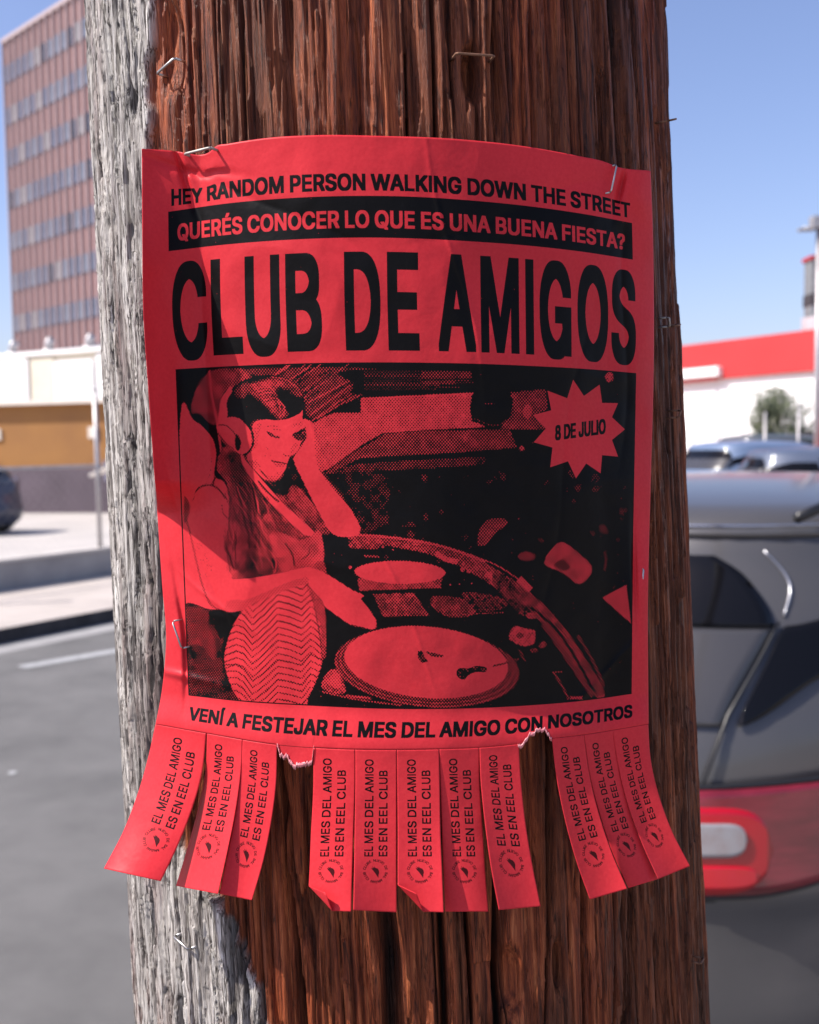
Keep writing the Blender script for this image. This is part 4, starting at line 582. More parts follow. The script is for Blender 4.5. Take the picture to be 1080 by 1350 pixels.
def pole_hit(px, py, off):
    """point of the pole's cylinder grown by off that is seen at photo pixel px, py"""
    d = ray(px, py); o = (np.array([0, 0, CAMZ]) - base) @ PM; dl = d @ PM
    h = np.full(np.shape(px), 1.6) if np.ndim(px) else 1.6
    for _ in range(4):
        R = prad(h) + off
        a = dl[..., 0]**2 + dl[..., 1]**2; b = o[0] * dl[..., 0] + o[1] * dl[..., 1]; c = o[0]**2 + o[1]**2 - R**2
        disc = np.maximum(b * b - a * c, 1e-6); t = (-b - np.sqrt(disc)) / a
        h = o[2] + t * dl[..., 2]
    return d * np.asarray(t)[..., None] + np.array([0, 0, CAMZ])

# relief in metres (<= 0: cut into the surface), grey weathering and dark crack masks; s = arc in mm, z in mm
def wood(th, h):
    R = 130.0; s = th * R; z = h * 1000.0
    # photo column of the grey/brown border, expressed as an angle that wanders with height
    EP = sorted([PH(x_, y_)[::-1] for x_, y_ in ((193, -40), (194, 120), (200, 330), (222, 620), (232, 900), (238, 1120), (285, 1190), (318, 1240), (340, 1300), (352, 1390))])
    edge = np.interp(h, [e_[0] for e_ in EP], [e_[1] for e_ in EP]) + 0.022 * vnoise(z / 60, z * 0, 3) + 0.012 * vnoise(z / 9, z * 0, 4)
    hb = 1.405
    low = sm(hb + .03, hb - .10, h)
    edge = edge + low * (.07 * vnoise(z / 26, z * 0, 6) + .06 * vnoise(z / 7, z * 0, 8))
    g = sm(0.010, -0.010, th - edge - 0.10 * low * vnoise(s / 5, z / 16, 12) - .05 * low * vnoise(s / 2, z / 6, 13))
    g = g * (1 - low * sm(.32, .40, vnoise(s / 6, z / 26, 14)) * sm(-1.25, -1.1, th))
    g = np.where(th > 2.2, 1, np.where(th < -2.9, sm(-3.05, -2.95, th), g))
    wx = s + 5.0 * vnoise(s / 50, z / 260, 21) + 1.3 * vnoise(s / 15, z / 110, 22) + .35 * vnoise(s / 4, z / 40, 23)
    # each stave of split sapwood stands at its own depth, with a deep check beside some of them
    cw = wx / 17.0 + 1.0 * vnoise(wx / 26, z / 900, 24); ci = np.floor(cw); cf = cw - ci
    hsh = vnoise(ci * 7.31 + .5, np.floor(z / 310 + ci * .37) * 3.7 + .5, 25)
    dd0 = np.minimum(cf, 1 - cf) * 15.0                       # mm to the stave's edge
    gate = sm(-.55, .1, vnoise(ci * 3.3 + .25 + (cf > .5), z / 190, 33))
    chk = np.exp(-(dd0 / (.40 + 1.45 * gate * sm(-.5, .8, vnoise(ci * 5.1, z / 70, 34))))**2)
    d = .0011 * hsh - .0014 - .0090 * chk * gate - .0010 * chk
    d -= .0006 * np.exp(-(dd0 / 2.2)**2)
    n2 = vnoise(wx / 5.2, z / 330, 41); s2 = np.exp(-(np.abs(n2) / .07)**2) * sm(-.25, .3, vnoise(wx / 11, z / 120, 42))
    d -= 0.0032 * s2
    n3 = vnoise(wx / 2.2, z / 170, 51); s3 = np.exp(-(np.abs(n3) / .12)**2) * sm(-.3, .4, vnoise(wx / 6, z / 60, 52))
    d -= 0.0013 * s3
    # fibre bundles: sharp-crested ridges
    r1 = 1 - np.abs(vnoise(wx / 1.7, z / 95, 61)); r2 = 1 - np.abs(vnoise(wx / .8, z / 40, 62))
    d += .0010 * (r1**2 - 1) + .0004 * (r2**2 - 1)
    # broken step ends: fibres split off at ragged heights
    st = vnoise(wx / 4.6, z / 85 + .5 * vnoise(wx / 1.9, z / 200, 71), 72)
    d -= 0.0013 * sm(.05, .08, st) + .0010 * sm(.42, .45, st)
    split = chk
    # grey side: flaky and fibrous
    gx = s + 1.6 * vnoise(s / 7, z / 26, 80) + .6 * vnoise(s / 2.5, z / 9, 79)
    f1 = vnoise(gx / 2.8, z / 60, 82); f2 = vnoise(gx / 1.2, z / 24, 83); f3 = vnoise(gx / 6.5, z / 120, 88)
    crk = np.exp(-(np.abs(f1) / .085)**2) * sm(-.5, .2, vnoise(gx / 5, z / 22, 89)); crk2 = np.exp(-(np.abs(f2) / .13)**2) * sm(-.3, .4, vnoise(gx / 4, z / 14, 90)); crk3 = np.exp(-(np.abs(f3) / .05)**2)
    fl = vnoise(gx / 3.6, z / 30 + f1 * .5, 86)
    dg = -0.0015 * crk - 0.0006 * crk2 - .0042 * crk3 - .0009 * (.5 + .5 * vnoise(s / 8, z / 70, 84)) - .0007 * sm(.04, .06, fl) - .0006 * sm(.40, .42, fl) + .0007 * ((1 - np.abs(vnoise(gx / 1.2, z / 24, 87)))**2 - 1)
    crk = np.maximum(crk, crk3)
    d = d * (1 - g) + dg * g + .0009 * g
    # edge of the torn outer layer: a groove beside the grey strip
    e = th - edge
    d -= .0050 * np.exp(-((e - .035) / .022)**2) * sm(-.5, .2, vnoise(z / 45, z * 0, 91) + .25)
    # knot holes and the staple scars
    def pit(cx, cy, w_, l_, dep):
        p = PH(cx, cy); return dep * np.exp(-(((s - p[0] * R) / w_)**2 + ((z - p[1] * 1000) / l_)**2)**2)
    d -= pit(626, 92, 3.2, 9, .008) + pit(660, 100, 2.2, 20, .004) + pit(806, 170, 2.4, 22, .007) + pit(215, 60, 5, 16, .006) + pit(675, 1300, 5, 12, .006) + pit(742, 1280, 2, 9, .006)
    crack_dark = np.clip(split * gate * .95 + s2 * .5 + s3 * .22 + sm(.3, .75, vnoise(wx / 22, z / 150, 95)) * .5, 0, 1)  # darkens the splits and finer cracks, plus random dark patches
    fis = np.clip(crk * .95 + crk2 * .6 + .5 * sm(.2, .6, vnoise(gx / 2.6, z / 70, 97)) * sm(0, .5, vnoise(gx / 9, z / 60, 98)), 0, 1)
    tone = vnoise(wx / 11, z / 260, 101) * .55 + .45 * vnoise(wx / 3.2, z / 70, 102)
    warm = sm(-.2, .6, vnoise(wx / 17, z / 300, 103) + .55 * vnoise(wx / 4.5, z / 90, 104))
    return d, g, crack_dark * (1 - g) + fis * g, tone, warm
def PH(px, py):
    p = (pole_hit(np.array([float(px)]), np.array([float(py)]), 0.0)[0] - base) @ PM
    return (math.atan2(p[0], -p[1]), p[2])

mw = bpy.data.materials.new('pole_wood'); mw.use_nodes = True
n = mw.node_tree.nodes; l = mw.node_tree.links; b = n['Principled BSDF']
def attr(nm):
    a = n.new('ShaderNodeAttribute'); a.attribute_name = nm; return a.outputs['Fac']
def mixc(f, a, c):
    m = n.new('ShaderNodeMix'); m.data_type = 'RGBA'
    if isinstance(f, float): m.inputs[0].default_value = f
    else: l.new(f, m.inputs[0])
    for k, v_ in ((6, a), (7, c)):
        if isinstance(v_, tuple): m.inputs[k].default_value = (*v_, 1)
        else: l.new(v_, m.inputs[k])
    return m.outputs[2]
tc = n.new('ShaderNodeTexCoord'); mp = n.new('ShaderNodeMapping'); l.new(tc.outputs['Object'], mp.inputs[0]); mp.inputs['Scale'].default_value = (1, 1, 0.06)
mp2 = n.new('ShaderNodeMapping'); l.new(tc.outputs['Object'], mp2.inputs[0]); mp2.inputs['Scale'].default_value = (1, 1, 0.22)
def nz(sc, det=5, v_=mp, rough=.6):
    t = n.new('ShaderNodeTexNoise'); t.inputs['Scale'].default_value = sc; t.inputs['Detail'].default_value = det; t.inputs['Roughness'].default_value = rough
    l.new(v_.outputs[0], t.inputs['Vector']); return t.outputs['Fac']
def ramp(f, st):
    r = n.new('ShaderNodeValToRGB'); l.new(f, r.inputs[0])
    while len(r.color_ramp.elements) < len(st): r.color_ramp.elements.new(.5)
    for e_, (p_, c_) in zip(r.color_ramp.elements, st): e_.position = p_; e_.color = (*c_, 1)
    return r.outputs[0]
g1, g2 = nz(520, 8, mp, .72), nz(1100)
brown = ramp(g1, [(.31, (.030, .007, .004)), (.43, (.135, .030, .012)), (.54, (.275, .070, .025)), (.66, (.42, .14, .055)), (.80, (.70, .33, .17))])
dull = ramp(g1, [(.31, (.022, .006, .003)), (.44, (.095, .026, .011)), (.56, (.185, .056, .023)), (.74, (.34, .135, .062))])
bc = mixc(attr('warm'), dull, brown)
bc = mixc(attr('crack_dark'), bc, (.012, .007, .006))
grey = ramp(nz(360, 8, mp, .7), [(.30, (.10, .08, .07)), (.41, (.30, .27, .245)), (.52, (.54, .50, .455)), (.68, (.74, .705, .66))])
gst = mixc(ramp(nz(28, 4, mp2), [(.50, (0, 0, 0)), (.64, (.8, .8, .8))]), grey, (.22, .135, .12))
gst = mixc(attr('crack_dark'), gst, (.035, .028, .026))
# hair-fine drying cracks
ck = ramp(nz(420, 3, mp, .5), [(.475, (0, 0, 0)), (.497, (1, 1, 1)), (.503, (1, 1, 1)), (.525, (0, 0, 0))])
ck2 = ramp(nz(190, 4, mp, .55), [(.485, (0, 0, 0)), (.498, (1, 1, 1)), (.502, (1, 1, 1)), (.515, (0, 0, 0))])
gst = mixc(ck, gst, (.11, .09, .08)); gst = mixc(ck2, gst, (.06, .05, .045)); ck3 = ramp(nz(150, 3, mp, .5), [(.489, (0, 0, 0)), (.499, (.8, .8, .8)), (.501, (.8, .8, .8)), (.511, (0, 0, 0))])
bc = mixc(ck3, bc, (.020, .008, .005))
col = mixc(attr('grey'), bc, gst)
tn = n.new('ShaderNodeMath'); tn.operation = 'MULTIPLY_ADD'; l.new(attr('tone'), tn.inputs[0]); tn.inputs[1].default_value = .42; tn.inputs[2].default_value = 1.0
gn = n.new('ShaderNodeVectorMath'); gn.operation = 'MULTIPLY'; gn.inputs[1].default_value = (1.14, 1.03, .96); l.new(bc, gn.inputs[0]); col = mixc(attr('grey'), gn.outputs[0], gst)
vm = n.new('ShaderNodeVectorMath'); vm.operation = 'SCALE'; l.new(col, vm.inputs[0]); l.new(tn.outputs[0], vm.inputs[3])
l.new(vm.outputs[0], b.inputs['Base Color'])
rr = n.new('ShaderNodeMapRange'); l.new(g2, rr.inputs[0]); rr.inputs[3].default_value = .30; rr.inputs[4].default_value = .62; l.new(rr.outputs[0], b.inputs['Roughness'])
b.inputs['Specular IOR Level'].default_value = .28
bp0 = n.new('ShaderNodeBump'); bp0.invert = True; bp0.inputs['Strength'].default_value = .8; bp0.inputs['Distance'].default_value = .0008; l.new(ck2, bp0.inputs['Height'])
bp = n.new('ShaderNodeBump'); bp.inputs['Strength'].default_value = 1.0; bp.inputs['Distance'].default_value = .0009; l.new(bp0.outputs[0], bp.inputs['Normal'])
ad = n.new('ShaderNodeMath'); ad.operation = 'ADD'; l.new(nz(1500, 6), ad.inputs[0]); l.new(nz(900, 6, mp2, .75), ad.inputs[1]); l.new(ad.outputs[0], bp.inputs['Height']); l.new(bp.outputs[0], b.inputs['Normal'])

th = np.concatenate([np.linspace(-math.pi, -1.62, 60, endpoint=False), np.linspace(-1.62, 1.62, 900, endpoint=False), np.linspace(1.62, math.pi, 60, endpoint=False)])
hlo, hhi = hB - .03, hT + .03
hh = np.concatenate([np.linspace(-.3, hlo, 70, endpoint=False), np.linspace(hlo, hhi, 1050, endpoint=False), np.linspace(hhi, hhi + .5, 60, endpoint=False), np.linspace(hhi + .5, 8.6, 60)])
TT, HH = np.meshgrid(th, hh)
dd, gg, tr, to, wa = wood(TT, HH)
RR = prad(HH) * 1.0 - np.maximum(HH - 2.2, 0) * .006 + dd
P = np.stack([np.sin(TT) * RR, -np.cos(TT) * RR, HH], -1)
P[-1] *= [.0, .0, 1]
me = grid_mesh('utility_pole', P[:, ::-1] if False else P, wrap=True)
me.flip_normals()
for nm, a in (('grey', gg), ('crack_dark', tr), ('tone', to), ('warm', wa)):
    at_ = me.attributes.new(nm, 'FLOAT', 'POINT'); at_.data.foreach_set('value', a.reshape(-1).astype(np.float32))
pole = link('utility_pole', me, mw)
pole.matrix_world = Matrix.Translation(V(base)) @ Matrix([[*PM[0], 0], [*PM[1], 0], [*PM[2], 0], [0, 0, 0, 1]])
tag(pole, 'thick weathered wooden utility pole, red-brown with a bleached grey strip down its left side', 'utility pole')
# ------------------------------------------------------------------ red paper
def paper_mat(name, img):
    m = bpy.data.materials.new(name); m.use_nodes = True
    n = m.node_tree.nodes; l = m.node_tree.links; b = n['Principled BSDF']; out = n['Material Output']
    tc = n.new('ShaderNodeTexCoord')
    f = n.new('ShaderNodeTexNoise'); f.inputs['Scale'].default_value = 900; f.inputs['Detail'].default_value = 3; l.new(tc.outputs['Object'], f.inputs['Vector'])
    r = n.new('ShaderNodeValToRGB'); l.new(f.outputs['Fac'], r.inputs[0])
    r.color_ramp.elements[0].color = (.62, .027, .038, 1); r.color_ramp.elements[1].color = (.74, .045, .056, 1)
    ds = n.new('ShaderNodeTexNoise'); ds.inputs['Scale'].default_value = 22; ds.inputs['Detail'].default_value = 6; l.new(tc.outputs['Object'], ds.inputs['Vector'])
    dm_ = n.new('ShaderNodeMapRange'); l.new(ds.outputs['Fac'], dm_.inputs[0]); dm_.inputs[1].default_value = .3; dm_.inputs[2].default_value = .7; dm_.inputs[3].default_value = .88; dm_.inputs[4].default_value = 1.06
    sc_ = n.new('ShaderNodeVectorMath'); sc_.operation = 'SCALE'; l.new(r.outputs[0], sc_.inputs[0]); l.new(dm_.outputs[0], sc_.inputs[3])
    col = sc_.outputs[0]
    b.inputs['Roughness'].default_value = .42; b.inputs['Specular IOR Level'].default_value = .12
    if img:
        t = n.new('ShaderNodeTexImage'); t.image = img; t.extension = 'EXTEND'; t.interpolation = 'Linear'
        uvn = n.new('ShaderNodeUVMap'); uvn.uv_map = 'UVMap'; l.new(uvn.outputs[0], t.inputs[0])
        w2 = n.new('ShaderNodeTexNoise'); w2.inputs['Scale'].default_value = 160; w2.inputs['Detail'].default_value = 4; l.new(tc.outputs['Object'], w2.inputs['Vector'])
        r2 = n.new('ShaderNodeValToRGB'); l.new(w2.outputs['Fac'], r2.inputs[0])
        r2.color_ramp.elements[0].color = (.0025, .0022, .0022, 1); r2.color_ramp.elements[1].color = (.006, .005, .005, 1)
        mx = n.new('ShaderNodeMix'); mx.data_type = 'RGBA'; l.new(t.outputs['Color'], mx.inputs[0]); l.new(col, mx.inputs[6]); l.new(r2.outputs[0], mx.inputs[7])
        col = mx.outputs[2]
    l.new(col, b.inputs['Base Color'])
    f2 = n.new('ShaderNodeTexNoise'); f2.inputs['Scale'].default_value = 45; f2.inputs['Detail'].default_value = 5; l.new(tc.outputs['Object'], f2.inputs['Vector'])
    bp = n.new('ShaderNodeBump'); bp.inputs['Strength'].default_value = .5; bp.inputs['Distance'].default_value = .0018
    l.new(f2.outputs['Fac'], bp.inputs['Height']); l.new(bp.outputs[0], b.inputs['Normal'])
    tr = n.new('ShaderNodeBsdfTranslucent'); l.new(col, tr.inputs[0]); ms = n.new('ShaderNodeMixShader'); ms.inputs[0].default_value = .16
    l.new(b.outputs[0], ms.inputs[1]); l.new(tr.outputs[0], ms.inputs[2]); l.new(ms.outputs[0], out.inputs[0])
    return m
m_sheet = paper_mat('red_paper_print', make_image('poster_print', ink))
m_tab = paper_mat('red_paper_tab_print', make_image('tab_print', tab))
m_plain = paper_mat('red_paper_plain', None)
m_torn = mat('torn_paper_fibre', (.80, .42, .42), rough=.95, col2=(.72, .16, .19), scale=600, bump=.4, bscale=900)

poster = empty('poster', V(base) + ez * 1.2, 0, 'red tear-off party flyer with black print stapled round the utility pole', 'poster')
def thick(o, t=.00016):
    s = o.modifiers.new('paper_thickness', 'SOLIDIFY'); s.thickness = t; s.offset = -1; s.material_offset = 1; s.material_offset_rim = 1
def in_poster(me, name, mats):
    me.transform(Matrix.Translation(-poster.location)); o = link(name, me, mats, poster); return o

def sheet_off(u, v):
    o = .0033 + 0 * u
    # left edge stands off the wood down to the staple, then lies close
    side = np.clip(1 - u / .135, 0, 1)**1.25
    o = o + side * (.021 * sm(.615, .555, v) * (0.55 + .45 * sm(0, .2, v)) + .0015)
    # right edge, light lift near the top corner and the lower third
    o = o + sm(.88, 1.0, u) * (.0025 + .003 * sm(.5, .8, v) + .002 * sm(.2, .0, v))
    # soft bulges from the ridges of wood and from damp
    o = o + .0011 * fbm(u * 4.0, v * 1.7, 201, 3) + .0007 * vnoise(u * 9, v * 5, 205) + .00035 * (1 - 2 * np.abs(vnoise(u * 5 + v * 2, v * 6 - u * 2, 207))) + .00018 * vnoise(u * 26, v * 22, 208)
    # creases running from the top-left staple and at the top-right staple
    for (cu, cv, a, L, dep) in ((.095, .03, 1.2, .08, .0016), (.10, .03, .2, .10, .0010), (.925, .04, 1.9, .045, .0020), (.05, .84, 1.45, .10, .0016), (.05, .90, .1, .08, -.0012), (.965, .72, 1.5, .09, .0014)):
        du, dv = u - cu, (v - cv) * 1.02
        t = du * math.cos(a) + dv * math.sin(a); w_ = -du * math.sin(a) + dv * math.cos(a)
        o = o - dep * np.exp(-(w_ / .007)**2) * np.exp(-(t / L)**2)
    for (cu, cv, a, L, dep, wd_) in ((.60, .20, 1.35, .22, -.00035, .004), (.30, .12, .5, .16, .0005, .010), (.42, .62, 1.1, .30, -.0003, .003), (.80, .55, 1.75, .28, .0004, .006), (.15, .78, .65, .14, -.0005, .005), (.88, .90, -.5, .10, -.0006, .006), (.72, .10, -.35, .2, .0005, .012), (.10, .70, 1.2, .16, .0008, .010), (.93, .30, 1.6, .2, .0006, .008)):
        du, dv = u - cu, v - cv; t = du * math.cos(a) + dv * math.sin(a) ; w_ = -du * math.sin(a) + dv * math.cos(a) + .01 * np.sin(t * 14)
        o = o - dep * np.exp(-np.abs(w_ / wd_)**1.3) * np.exp(-(t / L)**4)
    # bottom margin flares a little
    return np.maximum(o + .003 * sm(.93, 1.0, v), .0020)

NU, NV = 330, 330
uu = np.linspace(0, 1, NU); tv = np.linspace(0, 1, NV)
# torn gaps in the row of tabs: (u centre, shape)
def uofx(x): return float(sheet_uv(x, 984)[0][0])
g1a, g1b, g2a, g2b = uofx(365.5), uofx(413), uofx(684.5), uofx(727.5)
rs = np.random.RandomState(8)
jag = vnoise(uu * 260, uu * 0, 301) * .0022 + vnoise(uu * 700, uu * 0, 302) * .0012
vend = np.ones(NU)
t1 = (uu - g1a) / (g1b - g1a); m1 = (t1 > 0) & (t1 < 1)
vend = np.where(m1, 1 + .030 * np.interp(t1, [0, .1, .3, .5, .62, .8, 1], [.1, .5, .62, .98, 1, .78, .8]) + jag, vend)
t2 = (uu - g2a) / (g2b - g2a); m2 = (t2 > 0) & (t2 < 1)
vend = np.where(m2, 1 + .021 * np.interp(t2, [0, .12, .3, .55, .8, .93, 1], [.35, .1, -.62, -1.0, -.8, -.25, .25]) + jag, vend)
U, TV = np.meshgrid(uu, tv)
VE = np.broadcast_to(vend, U.shape)
VV = TV * (1 + (VE - 1) * sm(.93, 1.0, TV))
jt = .0005 * vnoise(uu * 300, uu * 0, 303)
X, Y = sheet_px(U, VV)
P = pole_hit(X, Y, sheet_off(U, VV))
me = grid_mesh('sheet', P, uv=np.stack([U, 1 - VV / VMAX], -1))
sheet = in_poster(me, 'sheet', [m_sheet, m_plain]); thick(sheet)

# pale fibres along the two torn edges
for (a, b_, mm) in ((g1a, g1b, m1), (g2a, g2b, m2)):
    idx = np.nonzero(mm)[0]; idx = np.concatenate([[idx[0] - 1], idx, [idx[-1] + 1]])
    us = np.repeat(uu[idx], 3); us = np.interp(np.linspace(0, len(us) - 1, len(us)), range(len(us)), us)
    us = np.linspace(uu[idx[0]], uu[idx[-1]], len(idx) * 4); ve = np.interp(us, uu, vend)
    rows_ = []
    for k, f in enumerate((-.5, 0, .45, 1.0)):
        vv = ve + f * .0050 + (.0030 * vnoise(us * 350, us * 0, 310) + .0010 * vnoise(us * 1500, us * 0, 311)) * (1 if k in (0, 3) else .4)
        x, y = sheet_px(us, vv); rows_.append(pole_hit(x, y, sheet_off(us, np.minimum(vv, 1.02)) + (.0003, .0005, .0003, -.0006)[k]))
    me = grid_mesh('torn_edge', np.stack(rows_, 0)); o = in_poster(me, 'torn_edge', [m_torn])
    o.modifiers.new('t', 'SOLIDIFY').thickness = .00012

# the tear-off tabs: left and right edge polylines in the photograph (top -> bottom), lift off the pole at the bottom (left, right)
TABS = [
 ([(205,955),(195,1000),(182,1045),(163,1095),(137,1145)], [(272,967),(266,1020),(252,1070),(233,1118),(212,1162)], .030, .021, 0, 'lifted'),
 ([(273,967),(271,1015),(262,1062),(248,1115),(232,1168)], [(319.5,975.5),(317,1020),(310,1070),(300,1120),(287,1178.5)], .010, .021, 0, ''),
 ([(320,975.5),(317.5,1020),(311,1070),(301,1122),(289.5,1178.5)], [(365,983),(364,1030),(358,1080),(347,1135),(332,1187)], .019, .018, 0, ''),
 ([(413,986.5),(413,1040),(410,1100),(408,1150),(405,1200)], [(468,988),(468,1040),(466,1100),(464.5,1150),(463,1202)], .012, .012, 1, ''),
 ([(468.6,988),(468.6,1040),(467.6,1100),(467,1150),(466,1200)], [(523,989),(523,1040),(523,1100),(523,1150),(523,1203)], .013, .010, 0, ''),
 ([(523.6,989),(524,1040),(524.5,1100),(524.5,1150),(525,1201)], [(579,988),(580,1040),(581,1100),(583,1150),(585,1203)], .011, .012, 1, ''),
 ([(579.6,988),(581,1040),(583,1100),(585,1150),(587,1202)], [(631.5,986),(633,1040),(637,1100),(640,1150),(644,1202)], .012, .010, 0, ''),
 ([(632.3,986),(634,1030),(639,1080),(647,1140),(658,1200)], [(684,981),(687,1030),(693,1085),(702,1140),(713,1195)], .013, .015, 0, ''),
 ([(728,974),(734,1025),(745,1080),(760,1135),(778,1186)], [(770,969),(777,1020),(789,1070),(806,1122),(827,1172)], .010, .012, 0, ''),
 ([(770.4,969),(777.5,1020),(790,1070),(807,1122),(828.5,1171)], [(808,963),(816,1012),(828,1060),(846,1110),(868,1159)], .012, .013, 0, ''),
 ([(808,963),(816,1012),(828,1060),(846,1110),(868,1159)], [(855,955),(858,1000),(868,1045),(886,1095),(910,1142)], .013, .021, 0, ''),
]
for ti, (LE, RE, oL, oR, fold, lab) in enumerate(TABS):
    a = np.linspace(0, 1, 36); c = np.linspace(0, 1, 120); A, Cc = np.meshgrid(a, c)
    L = np.array(LE, float); R_ = np.array(RE, float); k = np.linspace(0, 1, 5)
    lx_, ly_ = crom(k, L[:, 0], Cc), crom(k, L[:, 1], Cc); rx_, ry_ = crom(k, R_[:, 0], Cc), crom(k, R_[:, 1], Cc)
    X = lx_ + (rx_ - lx_) * A; Y = ly_ + (ry_ - ly_) * A
    # top row follows the sheet's own edge
    ut, vt = sheet_uv(X[0], Y[0]); yt = np.interp(X, X[0], sheet_px(ut, ut * 0 + 1.0)[1]) - np.interp(X, X[0], Y[0])
    Y = Y + yt * (1 - Cc)**6
    ofs = sheet_off(ut, ut * 0 + .9995)[None, :]
    bend = Cc**1.6
    lift = oL + (oR - oL) * A
    lift = lift + (.0022 * math.sin(ti * 2.3 + 1) * (A - .5) * 2 + .0015 * math.sin(ti * 1.7)) * (ti > 0)
    off = ofs * (1 - bend) + (lift + .004) * bend + .0006 * np.sin(Cc * 3 + ti) * Cc + .0010 * (A - .5)**2 * 4 * Cc * (1 if ti % 3 else -1)
    if ti == 1: off = off - .006 * sm(.25, .0, A) * sm(.05, .7, Cc)
    if fold:  # bottom-left corner turned up over the front
        f0, f1_ = np.array([L[-1, 0] + .5, L[-1, 1] - 34.0]), np.array([L[-1, 0] + 31.0, L[-1, 1] - 1.5])
        dv = (f1_ - f0) / np.linalg.norm(f1_ - f0); nn = np.array([-dv[1], dv[0]])
        dist = (X - f0[0]) * nn[0] + (Y - f0[1]) * nn[1]
        m_ = dist > 0
        X = np.where(m_, X - 1.42 * dist * nn[0], X); Y = np.where(m_, Y - 1.42 * dist * nn[1], Y)
        off = np.where(m_, off + .0006 + .00022 * np.minimum(dist, 20), off)
    P = pole_hit(X, Y, off)
    me = grid_mesh('tab', P, uv=np.stack([A * 1.26 - .26 if ti == 0 else (A * 1.14 if ti == 10 else A), 1 - Cc], -1))
    if fold:
        pass
    o = in_poster(me, 'tab', [m_tab, m_plain]); thick(o)
    if ti == 0: o['label'] = 'leftmost paper tab curling out past the edge of the pole'
    if fold: o['label'] = 'paper tab with its lower left corner folded up'

# ------------------------------------------------------------------ staples
m_steel = mat('staple_steel', (.42, .40, .38), rough=.38, metal=1.0, var=.25, scale=300)
m_rust = mat('staple_rust', (.20, .10, .06), rough=.75, metal=.4, var=.4, scale=300)
m_grst = mat('staple_dull', (.34, .31, .28), rough=.6, metal=.7, var=.3, scale=300)
def staple(px, py, ang, label, m=m_steel, wd=.0105, leg=.006, lift=.0009, off=0.0, lean=0.0, r=.00034, group='staples left in the pole'):
    """U-shaped wire; its crown lies along the surface at angle ang (0 = level), legs go into the wood"""
    c = pole_hit(np.array([float(px)]), np.array([float(py)]), off)[0]
    q = (c - base) @ PM; t_ = math.atan2(q[0], -q[1])
    nrm = Vector((PM @ np.array([math.sin(t_), -math.cos(t_), 0])).tolist()); tan = Vector((PM @ np.array([math.cos(t_), math.sin(t_), 0])).tolist())
    a = tan * math.cos(ang) + ez * math.sin(ang)
    c = V(c); e = empty('staple', c, 0, label, 'staple', group)
    h = wd / 2; n_ = (nrm + ez * lean).normalized()
    pts = [-a * h - nrm * leg, -a * h + n_ * (lift * .5), -a * (h * .86) + n_ * lift, a * (h * .86) + n_ * (lift * 1.15), a * h + n_ * (lift * .6), a * h - nrm * leg]
    mb = MB(); mb.tube(pts[1:5], r, 8); mb.build('crown', m, e, True)
    for s_ in ((pts[0], pts[1]), (pts[4], pts[5])):
        mb = MB(); mb.tube(s_, r * .95, 8); mb.build('leg', m, e, True)
    return e
staple(262, 199.5, .02, 'staple pinning the top left edge of the red flyer', m_grst, wd=.0115, off=.0055, lift=.0007, r=.0005, group='staples holding the flyer')
staple(806, 236, 1.25, 'bright staple pinning the top right corner of the red flyer', m_steel, off=.0058, lift=.0012, group='staples holding the flyer')
staple(238, 836, 1.95, 'staple through the left margin of the red flyer beside the picture', m_steel, off=.0062, lift=.0016, group='staples holding the flyer')
staple(842, 768, 1.4, 'staple through the right margin of the red flyer beside the picture', m_steel, off=.0068, lift=.0016, wd=.011, group='staples holding the flyer')
staple(222, 88, .28, 'pale bent staple in the dark groove above the flyer top left corner', m_steel, off=-.0012, wd=.0105, lift=.0012, r=.0005)
staple(626, 73, -.02, 'rusty staple across the knot hole above the middle of the flyer', m_rust, off=.0008, wd=.0135, lift=.0008, r=.00045)
staple(246, 1241, -.22, 'wide flat staple standing off the grey wood under the lower left tabs', m_steel, off=.0004, wd=.010, lift=.0024, lean=.1, r=.0006)
for k_, (x, y, an, lf, lb) in enumerate([(884.5, 160, .3, .0085, 'small square staple sticking out of the right edge of the pole near its top'),
                                 (890, 430, .2, .0085, 'small square staple sticking out of the right edge above the red building'),
                                 (898, 546, .9, .005, 'stub of a staple on the right edge of the pole by the parked cars'),
                                 (929, 1266, .2, .004, 'stub of a staple on the right edge of the pole below the tail lamp'),
                                 (876, 425, 1.9, .002, 'pale bent staple in the wood right of the flyer')]):
    staple(x if k_ == 4 else x - 9, y, an, lb, m_rust if k_ < 4 else m_grst, off=.0, wd=.0036, lift=lf * .45 if k_ < 4 else lf, leg=.003, r=.0004)
# ------------------------------------------------------------------ the street
def gp(px, py): p = atz(px, py, 0.0); return (p[0], p[1])
k0, k1 = Vector(gp(0, 850)), Vector(gp(165, 817))
SD = (k1 - k0).normalized()                     # street direction (to the right and away)
SN = Vector((-SD.y, SD.x))                      # across the street, away from us
def S(a, b, z=0.0):                             # along, across (0 = far kerb face)
    p = k0 + SD * a + SN * b; return (p.x, p.y, z)
SROT = math.atan2(SD.y, SD.x)
wb = Vector(gp(80, 782)); WB = (wb - k0).dot(SN)  # foot of the low wall
def sheet_geo(name, pts, z, m, kind='structure'):
    mb = MB(); mb.add([(x, y, z) for x, y in pts], [tuple(range(len(pts)))]); o = mb.build(name, m); o['kind'] = kind; return o
def strip(name, a0, a1, b0, b1, z, m):
    return sheet_geo(name, [S(a0, b0)[:2], S(a1, b0)[:2], S(a1, b1)[:2], S(a0, b1)[:2]], z, m)
m_asph = mat('asphalt', (.165, .158, .150), rough=.9, col2=(.108, .104, .099), scale=1.6, bump=.5, bscale=300, detail=10)
m_lot = mat('lot_concrete', (.50, .46, .42), rough=.9, col2=(.40, .37, .34), scale=.6, bump=.2, bscale=60, detail=9)
